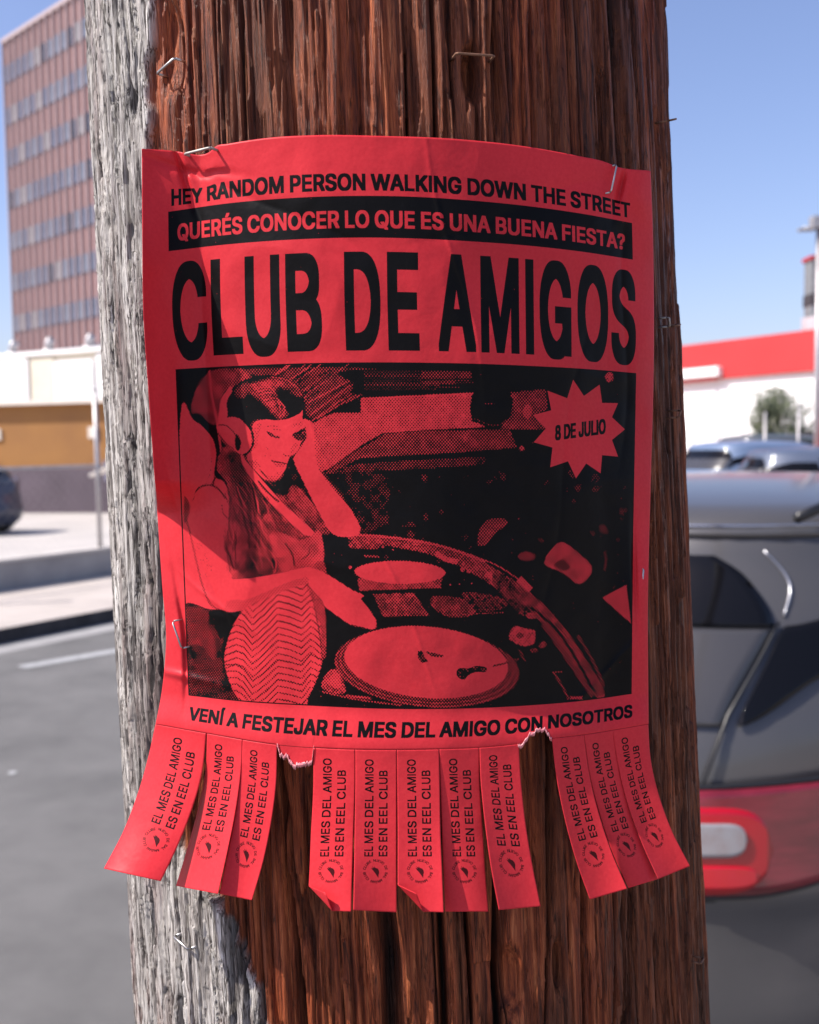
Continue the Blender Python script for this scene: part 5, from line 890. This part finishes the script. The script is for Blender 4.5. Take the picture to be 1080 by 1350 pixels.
m_walk = mat('sidewalk_concrete', (.50, .44, .39), rough=.9, col2=(.40, .35, .31), scale=1.5, bump=.3, bscale=90, detail=9)
m_gut = mat('gutter_concrete', (.30, .29, .28), rough=.9, var=.15, scale=3)
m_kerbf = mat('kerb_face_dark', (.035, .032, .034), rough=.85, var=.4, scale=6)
m_white = mat('road_paint', (.50, .50, .49), rough=.8, col2=(.22, .22, .22), scale=30)
m_earth = mat('ground_earth', (.30, .27, .24), rough=1, var=.2, scale=.05)
o = sheet_geo('ground', [(-900, -300), (900, -300), (900, 1600), (-900, 1600)], -.03, m_earth)
strip('road', -80, 120, -9.5, -.36, -.0, m_asph)
strip('gutter', -80, 120, -.36, 0.0, .002, m_gut)
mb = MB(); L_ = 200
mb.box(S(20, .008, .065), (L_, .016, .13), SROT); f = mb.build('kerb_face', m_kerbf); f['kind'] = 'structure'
# sidewalk slabs (each a part of the sidewalk), about 1.5 m long
sw = empty('sidewalk', S(0, 0)); sw['kind'] = 'structure'
sme = None
nsl = 0
for i in range(-14, 22):
    if sme is None:
        mb = MB(); mb.box((0, 0, 0), (1.488, WB - .02 - .02, .13)); o = mb.build('slab', m_walk, sw, bevel=.006); sme = o.data; bvo = o
    else:
        o = bvo.copy(); C.objects.link(o); o.parent = sw
    p = S(i * 1.5 + .3, .018 + (WB - .02) / 2, .065); o.location = Vector(p) - sw.location; o.rotation_euler = (0, 0, SROT)
strip('parking_lot', -90, 140, WB + .2, WB + 60, .03, m_lot)
# near pavement corner under the pole
strip('pavement', -80, 120, -14.5, -9.52, .12, m_walk)
mb = MB(); mb.box(S(20, -9.51, .06), (L_, .02, .12), SROT); f = mb.build('near_kerb', m_gut); f['kind'] = 'structure'
# painted line and two old paint spots on the road
a0, a1 = Vector(gp(28, 880)), Vector(gp(150, 859)); d_ = (a1 - a0).normalized(); nn_ = Vector((-d_.y, d_.x)) * .07
sheet_geo('road_line', [tuple(a0 - nn_), tuple(a1 - nn_ + d_ * .6), tuple(a1 + nn_ + d_ * .6), tuple(a0 + nn_)], .004, m_white)
for (x, y, r) in ((16, 1020, .022),):
    p = gp(x, y); sheet_geo('road_mark', [(p[0] + r * math.cos(t) * (1 + .3 * math.sin(3 * t)), p[1] + r * 1.4 * math.sin(t)) for t in np.linspace(0, 6.28, 11)[:-1]], .0045, m_white)
# low concrete wall behind the far sidewalk
m_wall = mat('low_wall_concrete', (.36, .34, .32), rough=.9, col2=(.27, .255, .245), scale=2.2, bump=.3, bscale=50, detail=8)
WH = .44
mb = MB(); mb.box((0, 0, WH / 2), (150, .2, WH)); lw = mb.build('low_wall', m_wall, bevel=.01)
lw.location = S(20, WB + .1, 0); lw.rotation_euler = (0, 0, SROT); tag(lw, 'low grey concrete wall along the far sidewalk', 'wall')
mb = MB(); mb.box((0, 0, WH + .012), (150, .24, .03)); cp = mb.build('coping', mat('coping', (.5, .46, .42), rough=.9, var=.1, scale=3), lw)
# chain-link fence standing on it
m_galv = mat('galvanised', (.42, .40, .40), rough=.45, metal=.6, var=.15, scale=8)
pf = at(131, 735, 1.0); 
def along_at(px, b, py=700):      # street coordinate a where column px crosses the line b across
    d = ray(px, py); c0 = k0 + SN * b; M2 = Matrix(((d[0], -SD.x), (d[1], -SD.y))); r = M2.inverted() @ c0; return r[1]
ap = along_at(131.5, WB + .1)
fe = empty('chain_link_fence', S(ap, WB + .1, WH), SROT, 'grey chain-link fence with slim steel posts on the low concrete wall', 'fence')
for i in range(-5, 14):
    mb = MB(); mb.tube([(i * 3.2, 0, 0), (i * 3.2, 0, 1.93)], .028, 10); mb.build('post', m_galv, fe, True)
    mb = MB(); mb.tube([(i * 3.2, 0, 1.93), (i * 3.2, 0, 1.95), (i * 3.2, 0, 1.975)], [.036, .034, .012], 10); mb.build('post_cap', m_galv, fe, True)
mb = MB(); mb.tube([(-16, 0, 1.02), (42, 0, 1.02)], .016, 8); mb.build('rail', m_galv, fe, True)
mb = MB()
for i in range(-16 * 8, 42 * 8):
    x = i / 8.0
    for sgn in (1, -1): mb.tube([(x, .03, .03), (x + sgn * .99, .03, 1.02)], .0007, 3, False)
o = mb.build('wire_mesh', m_galv, fe); o['kind'] = 'stuff'

# ---- retaining wall and long ochre building beyond the lot
gz = .03
def wall_len(cx0, cx1, y0, y1):  # plan points under photo columns at given distances
    a, b_ = at(cx0, 600, y0), at(cx1, 600, y1); return Vector((a[0], a[1])), Vector((b_[0], b_[1]))
A0, A1 = wall_len(-160, 420, 29.5, 26.5)
dA = (A1 - A0); LA = dA.length; dA = dA.normalized(); RA = math.atan2(dA.y, dA.x)
m_och = mat('ochre_render', (.36, .17, .050), rough=.9, col2=(.27, .125, .045), scale=.45, detail=8)
m_dk = mat('dark_base_wall', (.105, .080, .095), rough=.9, var=.2, scale=.7)
m_cream = mat('cream_trim', (.78, .70, .60), rough=.8, var=.08, scale=2)
ob = empty('ochre_building', (A0.x, A0.y, 0), RA, 'long low ochre building with a dark base course behind the parking lot', 'building')
def wp(name, x0, x1, z0, z1, d0, d1, m, par, bev=0):
    mb = MB(); mb.box(((x0 + x1) / 2, (d0 + d1) / 2, (z0 + z1) / 2), (x1 - x0, abs(d1 - d0), z1 - z0)); return mb.build(name, m, par, bevel=bev)
zt, zm = 2.92, 1.22
wp('wall', 0, LA, zm, zt, .15, 9, m_och, ob)
wp('base_wall', 0, LA, -.02, zm, .0, 9.1, m_dk, ob)
wp('parapet', -.05, LA + .05, zt, zt + .12, -.06, 9.05, m_cream, ob)
for i, xx_ in enumerate(np.arange(.6, LA, 2.9)):
    wp('vent', xx_, xx_ + .28, 2.0, 2.3, .10, .15, m_cream, ob)
for xx_ in np.arange(1.4, LA, 4.6):
    wp('window', xx_ + .9, xx_ + 2.2, zm - .35, zm + .2, -.03, .0, mat('grey_glass', (.22, .21, .27), rough=.2), ob)  # panes of one even blue-grey glass colour
wp('door', 3.4, 4.3, 0, 1.0, -.04, .0, mat('slate_door', (.17, .16, .24), rough=.5), ob)
# white awning edge at the right end of the ochre building as it meets the pole
aw = at(136, 617, 24.0)
aw_o = empty('awning', V(aw), RA + .25, 'white slanted awning in front of the ochre building beside the pole', 'awning')
mb = MB(); mb.box((.55, .0, .15), (1.7, .6, .07), M=Matrix.Rotation(-.38, 3, 'Y')); mb.build('canopy', m_cream, aw_o, bevel=.01)
mb = MB(); mb.tube([(1.2, .1, .2), (1.2, .1, -aw[2] + .03)], .04, 8); mb.build('support', m_galv, aw_o, True)

# ---- white panelled building
B0, B1 = wall_len(-220, 460, 62, 46)
dB = (B1 - B0); LB = dB.length; dB = dB.normalized(); RB = math.atan2(dB.y, dB.x)
m_wht = mat('white_panel', (.84, .82, .80), rough=.8, var=.04, scale=.5)
m_crm = mat('cream_panel', (.66, .60, .48), rough=.85, var=.08, scale=.4)
m_grn = mat('grey_green_panel', (.58, .58, .52), rough=.85, var=.08, scale=.4)
wbld = empty('white_building', (B0.x, B0.y, 0), RB, 'low white and cream panelled building in front of the striped tower', 'building')
ztop = 6.6
wp('wall', 0, LB, 0, ztop, .25, 14, m_crm, wbld)
x = .4; i = 0; rnd2 = random.Random(5)
while x < LB - 2:
    w_ = (1.7, 1.5, 2.0, 1.6, 2.6)[i % 5]
    wp('panel', x, x + w_, .3, ztop - .12 - (.25 if i % 4 == 1 else 0), (.02 if i % 2 else .12), .25, (m_wht, m_grn, m_wht, m_crm, m_wht)[i % 5], wbld, .03)
    x += w_ + .12; i += 1
wp('parapet', -.1, LB + .1, ztop, ztop + .22, .0, 14.1, m_wht, wbld)
for xx_ in (10.6, 13.6, 16.2, 19.0, 24.0):
    mb = MB(); mb.tube([(xx_, 1.2, ztop + .2), (xx_, 1.2, ztop + .7), (xx_ + .2, 1.2, ztop + .95)], .22, 10); mb.tube([(xx_, 1.2, ztop + .2), (xx_, 1.2, ztop + .4)], .35, 10); mb.build('roof_vent', m_galv, wbld, True)

# ---- striped office tower
T0v = at(17, 400, 100.0); T1v = at(127, 400, 89.0)
T0 = Vector((T0v[0], T0v[1])); dT = (Vector((T1v[0], T1v[1])) - T0).normalized(); RT = math.atan2(dT.y, dT.x)
ztw = at(5, 57, 100.0)[2]; LT = 34.0; DT = 30.0
m_pink = mat('rose_panel', (.29, .160, .150), rough=.75, var=.10, scale=.35, stretch=(1, 1, 1))
m_pink2 = mat('rose_panel_pale', (.44, .27, .26), rough=.75, var=.10, scale=.5)
m_blue = mat('band_glass', (.085, .10, .145), rough=.3, var=.25, scale=.9)
m_blue2 = mat('band_glass_pale', (.13, .15, .195), rough=.35, var=.25, scale=.8)
m_blue3 = mat('blind_grey', (.21, .20, .21), rough=.5, var=.2, scale=.9); m_blue4 = mat('glass_dark', (.035, .04, .055), rough=.2)
m_fin = mat('tower_fin', (.42, .33, .33), rough=.6)
tw = empty('office_tower', (T0.x, T0.y, 0), RT, 'tall rose-coloured office tower with blue-grey window bands and thin vertical fins', 'building')
wp('core', .0, LT, 0, ztw, .2, DT, m_pink, tw)
fl = 3.78; z1 = ztw - 2.1; mod = 1.22; bands = []
pane_me = {}; NP = int(LT / mod)
for k in range(10):
    zb = z1 - k * fl - 1.55
    if zb < 2: break
    for i in range(NP):
        key = (0, 0, 1, 0, 2, 0, 1, 0, 0, 1, 3)[(k * 7 + i * 5 + (i * i * (k + 2)) % 7) % 11]
        if key not in pane_me:
            mb = MB(); mb.box((0, 0, 0), (mod - .12, .10, 1.55)); o = mb.build('window', (m_blue, m_blue2, m_blue3, m_blue4)[key], tw); pane_me[key] = o.data
        else:
            o = bpy.data.objects.new('window', pane_me[key]); C.objects.link(o); o.parent = tw
        o.location = (mod * (i + .5), .12, zb + .78)
fin_me = None
for i in range(NP + 1):
    if fin_me is None:
        mb = MB(); mb.box((0, 0, 0), (.13, .30, ztw)); o = mb.build('fin', m_fin, tw); fin_me = o.data
    else: o = bpy.data.objects.new('fin', fin_me); C.objects.link(o); o.parent = tw
    o.location = (i * mod, .05, ztw / 2 + .05)
wp('roof_edge', -.2, LT + .2, ztw, ztw + .35, -.1, DT + .1, m_fin, tw)
# bands on the side faces
mb = MB()
for k in range(9):
    zb = z1 - k * fl - .78
    for xs_ in (-.03, LT + .03): mb.box((xs_, DT / 2, zb), (.06, DT - 1, 1.55))
mb.build('side_window_band', m_blue, tw)

# ---- red and white building on the right
R0v, R1v = at(700, 500, 58.0), at(1280, 500, 36.5)
R0 = Vector((R0v[0], R0v[1])); R1 = Vector((R1v[0], R1v[1])); dR = (R1 - R0); LR = dR.length; dR = dR.normalized(); RR_ = math.atan2(dR.y, dR.x)
def xr(px):  # coordinate along the red building's front under photo column px
    d = ray(px, 500); M2 = Matrix(((d[0], -dR.x), (d[1], -dR.y))); return (M2.inverted() @ R0)[1]
def zr(px, py):
    d = ray(px, py); a = xr(px); y = (R0 + dR * a).y; return CAMZ + d[2] / d[1] * y
m_red = mat('red_fascia', (.46, .030, .030), rough=.55, var=.10, scale=.4)
m_red2 = mat('red_fascia_dark', (.40, .035, .04), rough=.6)
rb = empty('red_white_building', (R0.x, R0.y, 0), RR_, 'white shop building with a tall red fascia band on the right', 'building')
za, zb_ = zr(905, 503), zr(905, 455)
wp('wall', 0, LR, 0, za, .25, 16, m_wht, rb)
wp('fascia', -.1, LR, za, zb_, .0, 16.1, m_red, rb, .02)
xs = xr(1012)
x = 1.0; i = 0
while x < LR - 3:
    wp('panel', x, x + 2.9, .15, za - .5, .14, .25, m_wht, rb, .02); x += 3.1; i += 1
xa_, xb_ = xr(880), xr(953)
sg = empty('shop_sign', (R0 + dR * xa_).to_3d(), RR_, 'long blank white sign box on the red fascia beside the pole', 'sign')
zs = zr(925, 492)
mb = MB(); mb.box(((xb_ - xa_) / 2, -.16, zs), (xb_ - xa_, .32, .42)); mb.build('sign_box', m_wht, sg, bevel=.04)
mb = MB(); mb.box(((xb_ - xa_) / 2 - .1, -.10, zs - .29), (xb_ - xa_ - .3, .2, .16)); mb.build('sign_base', m_red2, sg, bevel=.02)
# plant on its roof
ru = empty('roof_unit', (R0 + dR * xr(1012) + Vector((-dR.y, dR.x)) * 3).to_3d() + Vector((0, 0, zb_ + .3)), RR_, 'low grey air unit on the red building roof', 'air conditioner')
mb = MB(); mb.box((1.0, 0, .25), (2.6, 1.2, .55)); mb.build('casing', mat('grey_casing', (.42, .40, .42), rough=.6, var=.15, scale=2), ru, bevel=.03)
for i in range(3):
    mb = MB(); mb.tube([(.2 + i * .8, 0, .52), (.2 + i * .8, 0, .72)], .28, 14); mb.build('fan_cowl', m_galv, ru, True)
ch = at(1069, 430, 46.0)
cho = empty('chimney_stack', (ch[0] + .1, ch[1], ch[2] - 1.6), 0, 'dark square chimney stack behind the red building at the right edge', 'chimney')
mb = MB(); mb.box((.25, 0, 2.2), (.95, .95, 4.4)); mb.build('stack', mat('stack_grey', (.17, .19, .20), rough=.8, var=.25, scale=2), cho, bevel=.03)
mb = MB(); mb.box((.25, 0, 4.45), (1.1, 1.1, .16)); mb.build('cap', m_red2, cho, bevel=.02)
mb = MB(); mb.box((.25, 0, 2.7), (1.02, 1.02, .5)); mb.build('collar', mat('collar_dark', (.04, .04, .045), rough=.8), cho, bevel=.02)
# street lamp at the right edge
lp = at(1078.5, 560, 19.0)
la = empty('street_lamp', (lp[0], lp[1], 0), math.radians(0), 'thin pale street lamp post with its arm reaching left at the right edge', 'street lamp')
ztl = at(1078, 301, 19.0)[2]
mb = MB(); mb.tube([(0, 0, 0), (0, 0, ztl + .02)], [.075, .05], 12); mb.build('post', m_galv, la, True)
mb = MB(); mb.tube([(0, 0, ztl), (-.28, 0, ztl + .015)], .022, 8); mb.build('arm', m_galv, la, True)
mb = MB(); mb.box((-.22, 0, ztl - .02), (.30, .16, .05)); mb.build('lamp_head', m_galv, la, bevel=.02)
mb = MB(); mb.box((.3, 0, ztl + .1), (.9, .2, .22)); mb.build('sign_arm', m_galv, la, bevel=.02)

# slim fence posts in front of the white wall
rf = empty('lot_fence', (0, 0, 0), 0, 'thin pale fence posts with one top rail before the white shop wall', 'fence')
for px, yd in ((1009, 21.0), (1053, 20.4), (1098, 19.8), (962, 21.6), (918, 22.2)):
    p = at(px, 560, yd); zt_ = at(px, 543 if px < 1020 else 533, yd)[2]
    if px in (1009, 1053, 1098): mb = MB(); mb.tube([(p[0], p[1], 0), (p[0], p[1], zt_)], .026, 8); mb.build('post', m_galv, rf, True)
# small tree
m_leaf = mat('leaf_olive', (.055, .075, .030), rough=.6, col2=(.13, .14, .075), scale=2.2)
m_bark = mat('bark', (.12, .085, .06), rough=.9, var=.3, scale=20)
tp = at(1026, 590, 27.0); ttop = at(1034, 513, 27.0)[2]
tr_ = empty('small_tree', (tp[0], tp[1], 0), 0, 'small thin-leaved olive-green tree in front of the white shop wall', 'tree')
rt = random.Random(9); mb = MB()
mb.tube([(0, 0, 0), (.03, 0, .7), (-.02, .02, 1.5), (.04, 0, 2.5)], [.07, .055, .045, .02], 8)
tips = []
for k in range(40):
    a = rt.uniform(0, 6.28); z0 = rt.uniform(.7, 2.2); L = rt.uniform(.4, 1.15) * (1.0 - .3 * abs(z0 - 1.5)); q = Vector((math.cos(a) * L, math.sin(a) * L, z0 + rt.uniform(.15, .95)))
    md = Vector((q.x * .5, q.y * .5, (z0 + q.z) / 2 + .05)); mb.tube([(0, 0, z0), md, q], [.022, .014, .006], 5); tips += [q, md, (q + md) / 2]
mb.build('trunk', m_bark, tr_, True)
mb = MB()
for k in range(9000):
    c = rt.choice(tips) + Vector((rt.gauss(0, .17), rt.gauss(0, .17), rt.gauss(0, .15)))
    if c.z > ttop + .15: continue
    s_ = rt.uniform(.04, .075); u_ = Vector((rt.gauss(0, 1), rt.gauss(0, 1), rt.gauss(0, .7))).normalized(); v_ = u_.orthogonal().normalized()
    mb.add([c - u_ * s_, c + v_ * s_ * .4, c + u_ * s_, c - v_ * s_ * .4], [(0, 1, 2, 3)])
cr = mb.build('crown', m_leaf, tr_); cr['kind'] = 'stuff'
# ------------------------------------------------------------------ cars
m_tyre = mat('tyre_rubber', (.02, .02, .02), rough=.85)
m_rim = mat('alloy_rim', (.45, .45, .47), rough=.3, metal=.9)
m_bglass = mat('dark_car_glass', (.004, .004, .005), rough=.08, spec=.25)
m_blackp = mat('black_trim', (.012, .012, .013), rough=.35)
m_chrome = mat('chrome_strip', (.75, .75, .77), rough=.15, metal=1.0)
def supell(ph, a, b_, n):
    c, s_ = np.cos(ph), np.sin(ph); r = (np.abs(c)**n + np.abs(s_)**n)**(-1.0 / n); return a * c * r, b_ * s_ * r
class Shell:
    """car skin as stacked plan outlines. z levels with rear/front reach, half width. phi: 0 = right (-y), pi/2 = rear (-x)..."""
    def __init__(s, lv, nr=3.6, nf=3.4, k=1.0): s.lv = np.array(lv, float); s.nr = nr; s.nf = nf
    def pt(s, ph, z, off=0.0, xoff=None):
        ph = np.asarray(ph, float); z = np.asarray(z, float)
        L = s.lv; t = np.clip(z, L[0, 0], L[-1, 0])
        xr_ = crom(L[:, 0], L[:, 1], t); xf = crom(L[:, 0], L[:, 2], t); w_ = crom(L[:, 0], L[:, 3], t)
        xm = (xr_ + xf) / 2; a = xf - xm + off; n_ = np.where(np.cos(ph) < 0, s.nr, s.nf)
        c, q = np.cos(ph), np.sin(ph); w2 = w_ + off
        r = (np.abs(c)**n_ + np.abs(q)**n_)**(-1.0 / n_)
        return np.stack([xm + a * c * r, w2 * q * r, z + 0 * ph], -1)
def sgn_angles(n): 
    # denser near corners
    t = np.linspace(-math.pi, math.pi, n, endpoint=False); return t - .14 * np.sin(4 * t) * 1.0
def shell_patch(name, sh, ph0, ph1, z0, z1, m, par, off=.004, n=24, k=10, curve=None, thick_=.006):
    """patch of skin pushed out by off; z0/z1 may be functions of t in 0..1"""
    t = np.linspace(0, 1, n); u = np.linspace(0, 1, k); Tt, Uu = np.meshgrid(t, u)
    za = z0(Tt) if callable(z0) else z0; zb = z1(Tt) if callable(z1) else z1
    Z = za + (zb - za) * Uu; PHI = (ph0(Uu) if callable(ph0) else ph0) * (1 - Tt) + (ph1(Uu) if callable(ph1) else ph1) * Tt
    P = sh.pt(PHI, Z, off); me = grid_mesh(name, P)
    o = link(name, me, m, par); s_ = o.modifiers.new('t', 'SOLIDIFY'); s_.thickness = thick_; s_.offset = 0
    return o
def wheel(par, x, y, r=.34):
    w_ = MB(); n = 28; sd = 1 if y > 0 else -1
    ring = [(0.0, r * .62), (0.0, r * .9), (.02, r), (.16, r), (.20, r * .9), (.20, r * .62)]
    vs = []; fs = []
    for i in range(n):
        a = 2 * math.pi * i / n
        for (o_, rr_) in ring: vs.append((x + rr_ * math.cos(a), y - sd * o_, .34 + rr_ * math.sin(a)))
    for i in range(n):
        for j in range(len(ring) - 1): fs.append((i * 6 + j, ((i + 1) % n) * 6 + j, ((i + 1) % n) * 6 + j + 1, i * 6 + j + 1))
    w_.add(vs, fs); e = w_.build('wheel', m_tyre, par, True)
    rm = MB(); rm.tube([(x, y - sd * .03, .34), (x, y - sd * .06, .34)], r * .63, 24)
    for i in range(5):
        a = 2 * math.pi * i / 5; rm.box((x + .12 * math.cos(a), y - sd * .02, .34 + .12 * math.sin(a)), (.2, .02, .05), M=Matrix.Rotation(-a, 3, 'Y'))
    rm.build('rim', m_rim, e, False)
    return e
def paint_mat(name, col, metal=.5, rough=.28):
    m = mat(name, col, rough=rough, metal=metal, coat=.45, var=.05, scale=3); m.node_tree.nodes['Principled BSDF'].inputs['Coat Roughness'].default_value = .12; return m
# levels: z, rear x, front x, half width
LV = [(.20, .16, 4.02, .80), (.30, .05, 4.16, .86), (.48, .00, 4.26, .895), (.62, .005, 4.28, .905), (.78, .02, 4.24, .905), (.92, .045, 4.10, .895),
      (1.00, .075, 3.75, .885), (1.06, .10, 3.40, .875), (1.10, .125, 3.15, .862), (1.25, .235, 2.72, .80), (1.38, .33, 2.35, .74), (1.43, .345, 2.15, .705), (1.47, .37, 1.98, .66)]
def make_car(label, pos, heading, pm, group=None, scale=1.0, detail=True):
    e = empty('parked_car', (pos[0], pos[1], pos[2] if len(pos) > 2 else 0), heading, label, 'car', group); e.scale = (scale,) * 3
    sh = Shell(LV)
    ph = sgn_angles(132); zs_ = np.concatenate([np.linspace(.20, 1.10, 26), np.linspace(1.12, 1.47, 16)])
    PHI, Z = np.meshgrid(ph, zs_); P = sh.pt(PHI, Z)
    # sharp shoulder and waist creases, wheel arches
    for wx_ in (.80, 3.42):
        d = np.hypot(P[..., 0] - wx_, (P[..., 2] - .34)); m_ = (np.abs(P[..., 1]) > .7)
        P[..., 1] += np.where(m_, np.sign(P[..., 1]) * .028 * np.exp(-((d - .41) / .05)**2), 0)
    P[..., 1] += np.sign(P[..., 1]) * .016 * np.exp(-((P[..., 2] - .80 - .02 * P[..., 0]) / .03)**2) * (np.abs(P[..., 1]) > .6)
    rear = P[..., 0] < .6
    P[..., 0] -= np.where(rear, .030 * np.exp(-((P[..., 2] - .52) / .13)**2) , 0)       # bumper
    # roof closing rings
    top = P[-1]; cen = np.array([1.18, 0, 0]); rings = [P]
    for f, z in ((.90, 1.490), (.74, 1.508), (.52, 1.522), (.28, 1.530), (.02, 1.533)):
        r_ = top.copy(); r_[:, 0] = cen[0] + (top[:, 0] - cen[0]) * f; r_[:, 1] = top[:, 1] * f; r_[:, 2] = z; rings.append(r_[None])
    bot = P[0].copy(); rings.insert(0, np.stack([bot * [0, 0, 0] + [2.1, 0, .2], bot * [.97, .9, 1] + [.06, 0, 0]], 0))
    P = np.concatenate(rings, 0)
    me = grid_mesh('body', P, wrap=True); me.flip_normals(); link('body', me, pm, e)
    pi = math.pi
    # phi: pi = rear centre; -pi/2 = right side; corners about -pi*.78
    def g(name, p0, p1, z0, z1, m=m_bglass, off=.004, **k): return shell_patch(name, sh, p0, p1, z0, z1, m, e, off, **k)
    rwe = lambda u: crom([0, .15, .5, .8, 1], [.7635, .765, .774, .785, .797], u)
    g('rear_window', lambda u: -pi * rwe(u), lambda u: -pi * (2 - rwe(u)), 1.268, 1.395, off=.006, n=60, k=26)
    sl_ = g('rear_window_lower', lambda u: -pi * crom([0, .5, 1], [.786, .777, .7635], u), lambda u: -pi * (2 - crom([0, .5, 1], [.786, .777, .7635], u)), 1.10, 1.262, mat('glass_reflect_grey', (.045, .043, .045), rough=.25, coat=.3), off=.0052, n=60, k=20)  # lower rear window, its reflection painted in as flat grey
    g('windscreen', -pi * .20, pi * .20, 1.12, 1.42)
    for s_ in (-1, 1):
        g('side_window', s_ * pi * .585, s_ * pi * .45, 1.11, 1.385); g('side_window', s_ * pi * .435, s_ * pi * .30, 1.11, lambda t: 1.385 - .06 * t)
        qw = g('quarter_window', s_ * pi * .779, s_ * pi * .60, lambda t: 1.10 + .085 * sm(-.02, .26, t) - .05 * sm(.5, 1, t), lambda t: 1.112 + .155 * np.clip(t / .11, 0, 1) + .07 * sm(.1, .6, t), off=.006, n=60)
        wheel(e, .80, s_ * .895); wheel(e, 3.42, s_ * .895)
        if detail:
            # tail lamp: red housing wrapping the corner, clear reverse lens with a red frame, dark seam above
            rz_ = lambda a, b_, k_: (lambda t: (a + b_) / 2 + (1 if k_ else -1) * (b_ - a) / 2 * (1 - .999 * np.clip((t - .55) / .45, 0, 1)**5)**.5)
            h = g('tail_lamp', s_ * pi * .835, s_ * pi * .690, lambda t: .812 + .075 * sm(.40, 1, t), lambda t: .985 + .03 * t, m_lamp, .012, n=50, k=14, thick_=.02)
            for nm, a, b_, z0, z1, mm, of in (('reverse_light', .805, .778, .882, .940, m_clear, .024), ('brake_light', .815, .7735, .826, .866, m_brake, .023)):
                q = shell_patch(nm, sh, s_ * pi * a, s_ * pi * b_, rz_(z0, z1, 0), rz_(z0, z1, 1), mm, h, of, n=36, thick_=.006)
            fr = shell_patch('lamp_frame', sh, s_ * pi * .834, s_ * pi * .7685, rz_(.816, .966, 0), rz_(.816, .966, 1), m_frame, h, .0195, n=30, k=12, thick_=.004)
            t_ = np.linspace(0, 1, 40); ga = s_ * pi * (.835 + (.690 - .835) * t_)
            mb = MB(); mb.tube([tuple(p) for p in sh.pt(ga, .990 + .03 * t_, .014)], .006, 6); mb.build('gasket', m_blackp, h, True)
            mb = MB(); mb.tube([tuple(p) for p in sh.pt(ga, .808 + .075 * sm(.40, 1, t_), .014)], .005, 6); mb.build('gasket', m_blackp, h, True)
            hl = g('headlight', s_ * pi * .10, s_ * pi * .21, .74, .90, m_clear, .008)
    if detail:
        for s_ in (-1, 1):
            z = np.linspace(1.285, 1.405, 12); pp = sh.pt(s_ * pi * crom([1.285, 1.34, 1.405], [.758, .7545, .764], z), z, .002); mb = MB(); mb.tube([tuple(p) for p in pp], .0026, 6); mb.build('pillar_highlight', m_rim, e, True)  # thin bright wire standing in for the highlight down the pillar
        for s_ in (-1, 1):
            mb = MB(); z = np.linspace(.985, 1.275, 14); pp = sh.pt(s_ * pi * np.interp(z, [.985, 1.12, 1.275], [.797, .784, .761]), z, .008); mb.tube([tuple(p) for p in pp], .004, 5); mb.build('hatch_seam', m_blackp, e, True)
        mb = MB(); t = np.linspace(-pi * .70, -pi * 1.30, 40); pp = sh.pt(t, 1.437 + 0 * t, .003); mb.tube([tuple(p) for p in pp], .010, 8); sp = mb.build('spoiler_lip', pm, e, True)
        mb = MB(); pp = sh.pt(t, 1.452 + 0 * t, .006); mb.tube([tuple(p) for p in pp], .0022, 6); mb.build('spoiler_strip', m_chrome, e, True)
        for s_ in (-1, 1):
            mb = MB(); xx_ = np.linspace(.50, 2.0, 16); yy_ = s_ * (.635 - .02 * (xx_ - 1.2)**2); mb.tube([(a, b_, 1.488 + .012 * math.sin((a - .52) / 1.48 * pi) + (-.018 if i in (0, 15) else 0)) for i, (a, b_) in enumerate(zip(xx_, yy_))], .011, 8); mb.build('roof_rail', m_blackp, e, True)
        mb = MB(); t = np.linspace(-pi * .62, -pi * 1.38, 60); pp = sh.pt(t, .796 + 0 * t, .0035); mb.tube([tuple(p) for p in pp], .003, 5); mb.build('bumper_seam', m_blackp, e, True)
        g('rear_bumper_trim', -pi * .70, -pi * 1.30, .24, .40, m_blackp, .034, n=40, thick_=.01)
        g('plate', -pi * .955, -pi * 1.045, .62, .73, m_white, .012)
    return e
m_lamp = mat('tail_lens_dark_red', (.11, .006, .012), rough=.12, coat=.4, col2=(.24, .016, .03), scale=6, stretch=(1, 1, 6))
m_frame = mat('lamp_frame_red', (.40, .001, .010), rough=.2, coat=.3)
m_brake = mat('brake_lens_red', (.50, .003, .010), rough=.2, coat=.3, col2=(.5, .004, .02), scale=30)
m_clear = mat('clear_lens', (.24, .20, .20), rough=.12, coat=1.0, col2=(.28, .28, .29), scale=28)
CH = math.radians(90 - 52)
fx, fy = math.cos(CH), math.sin(CH)
corner = at(1020, 1100, 1.72)
# rear right corner in car frame is about (.17, -.79)
cx_, cy_ = .17, -.79
pos = (corner[0] - (cx_ * fx - cy_ * fy), corner[1] - (cx_ * fy + cy_ * fx))
make_car('dark silver hatchback parked close behind the pole, its red tail lamp showing', pos, CH, paint_mat('silver_grey_paint', (.088, .083, .082), .30, .34))
def far_car(px, py_roof, Y, heading, col, label, gz_=0.0, ztop=1.52, nm='p'):
    p = at(px, py_roof, Y); make_car(label, (p[0], p[1], gz_), heading, paint_mat('far_paint', col, .1, .55), 'cars parked in the lots', scale=(p[2] - gz_) / 1.52, detail=False)
far_car(902, 583, 17.5, math.radians(20), (.12, .17, .27), 'pale blue car parked behind the pole edge below the white wall')
far_car(955, 592, 14.5, math.radians(-8), (.07, .09, .14), 'blue-grey saloon with a dark windscreen below the white wall, nearest of the far cars')
far_car(935, 574, 22.0, math.radians(8), (.06, .07, .075), 'dark grey car behind the pale cars below the white wall')
far_car(1122, 588, 17.5, math.radians(75), (.35, .05, .05), 'red car cut by the right edge of the photo')
far_car(14, 613, 21.0, math.radians(168), (.012, .018, .045), 'navy blue car in the lot at the left edge', gz_=.03)
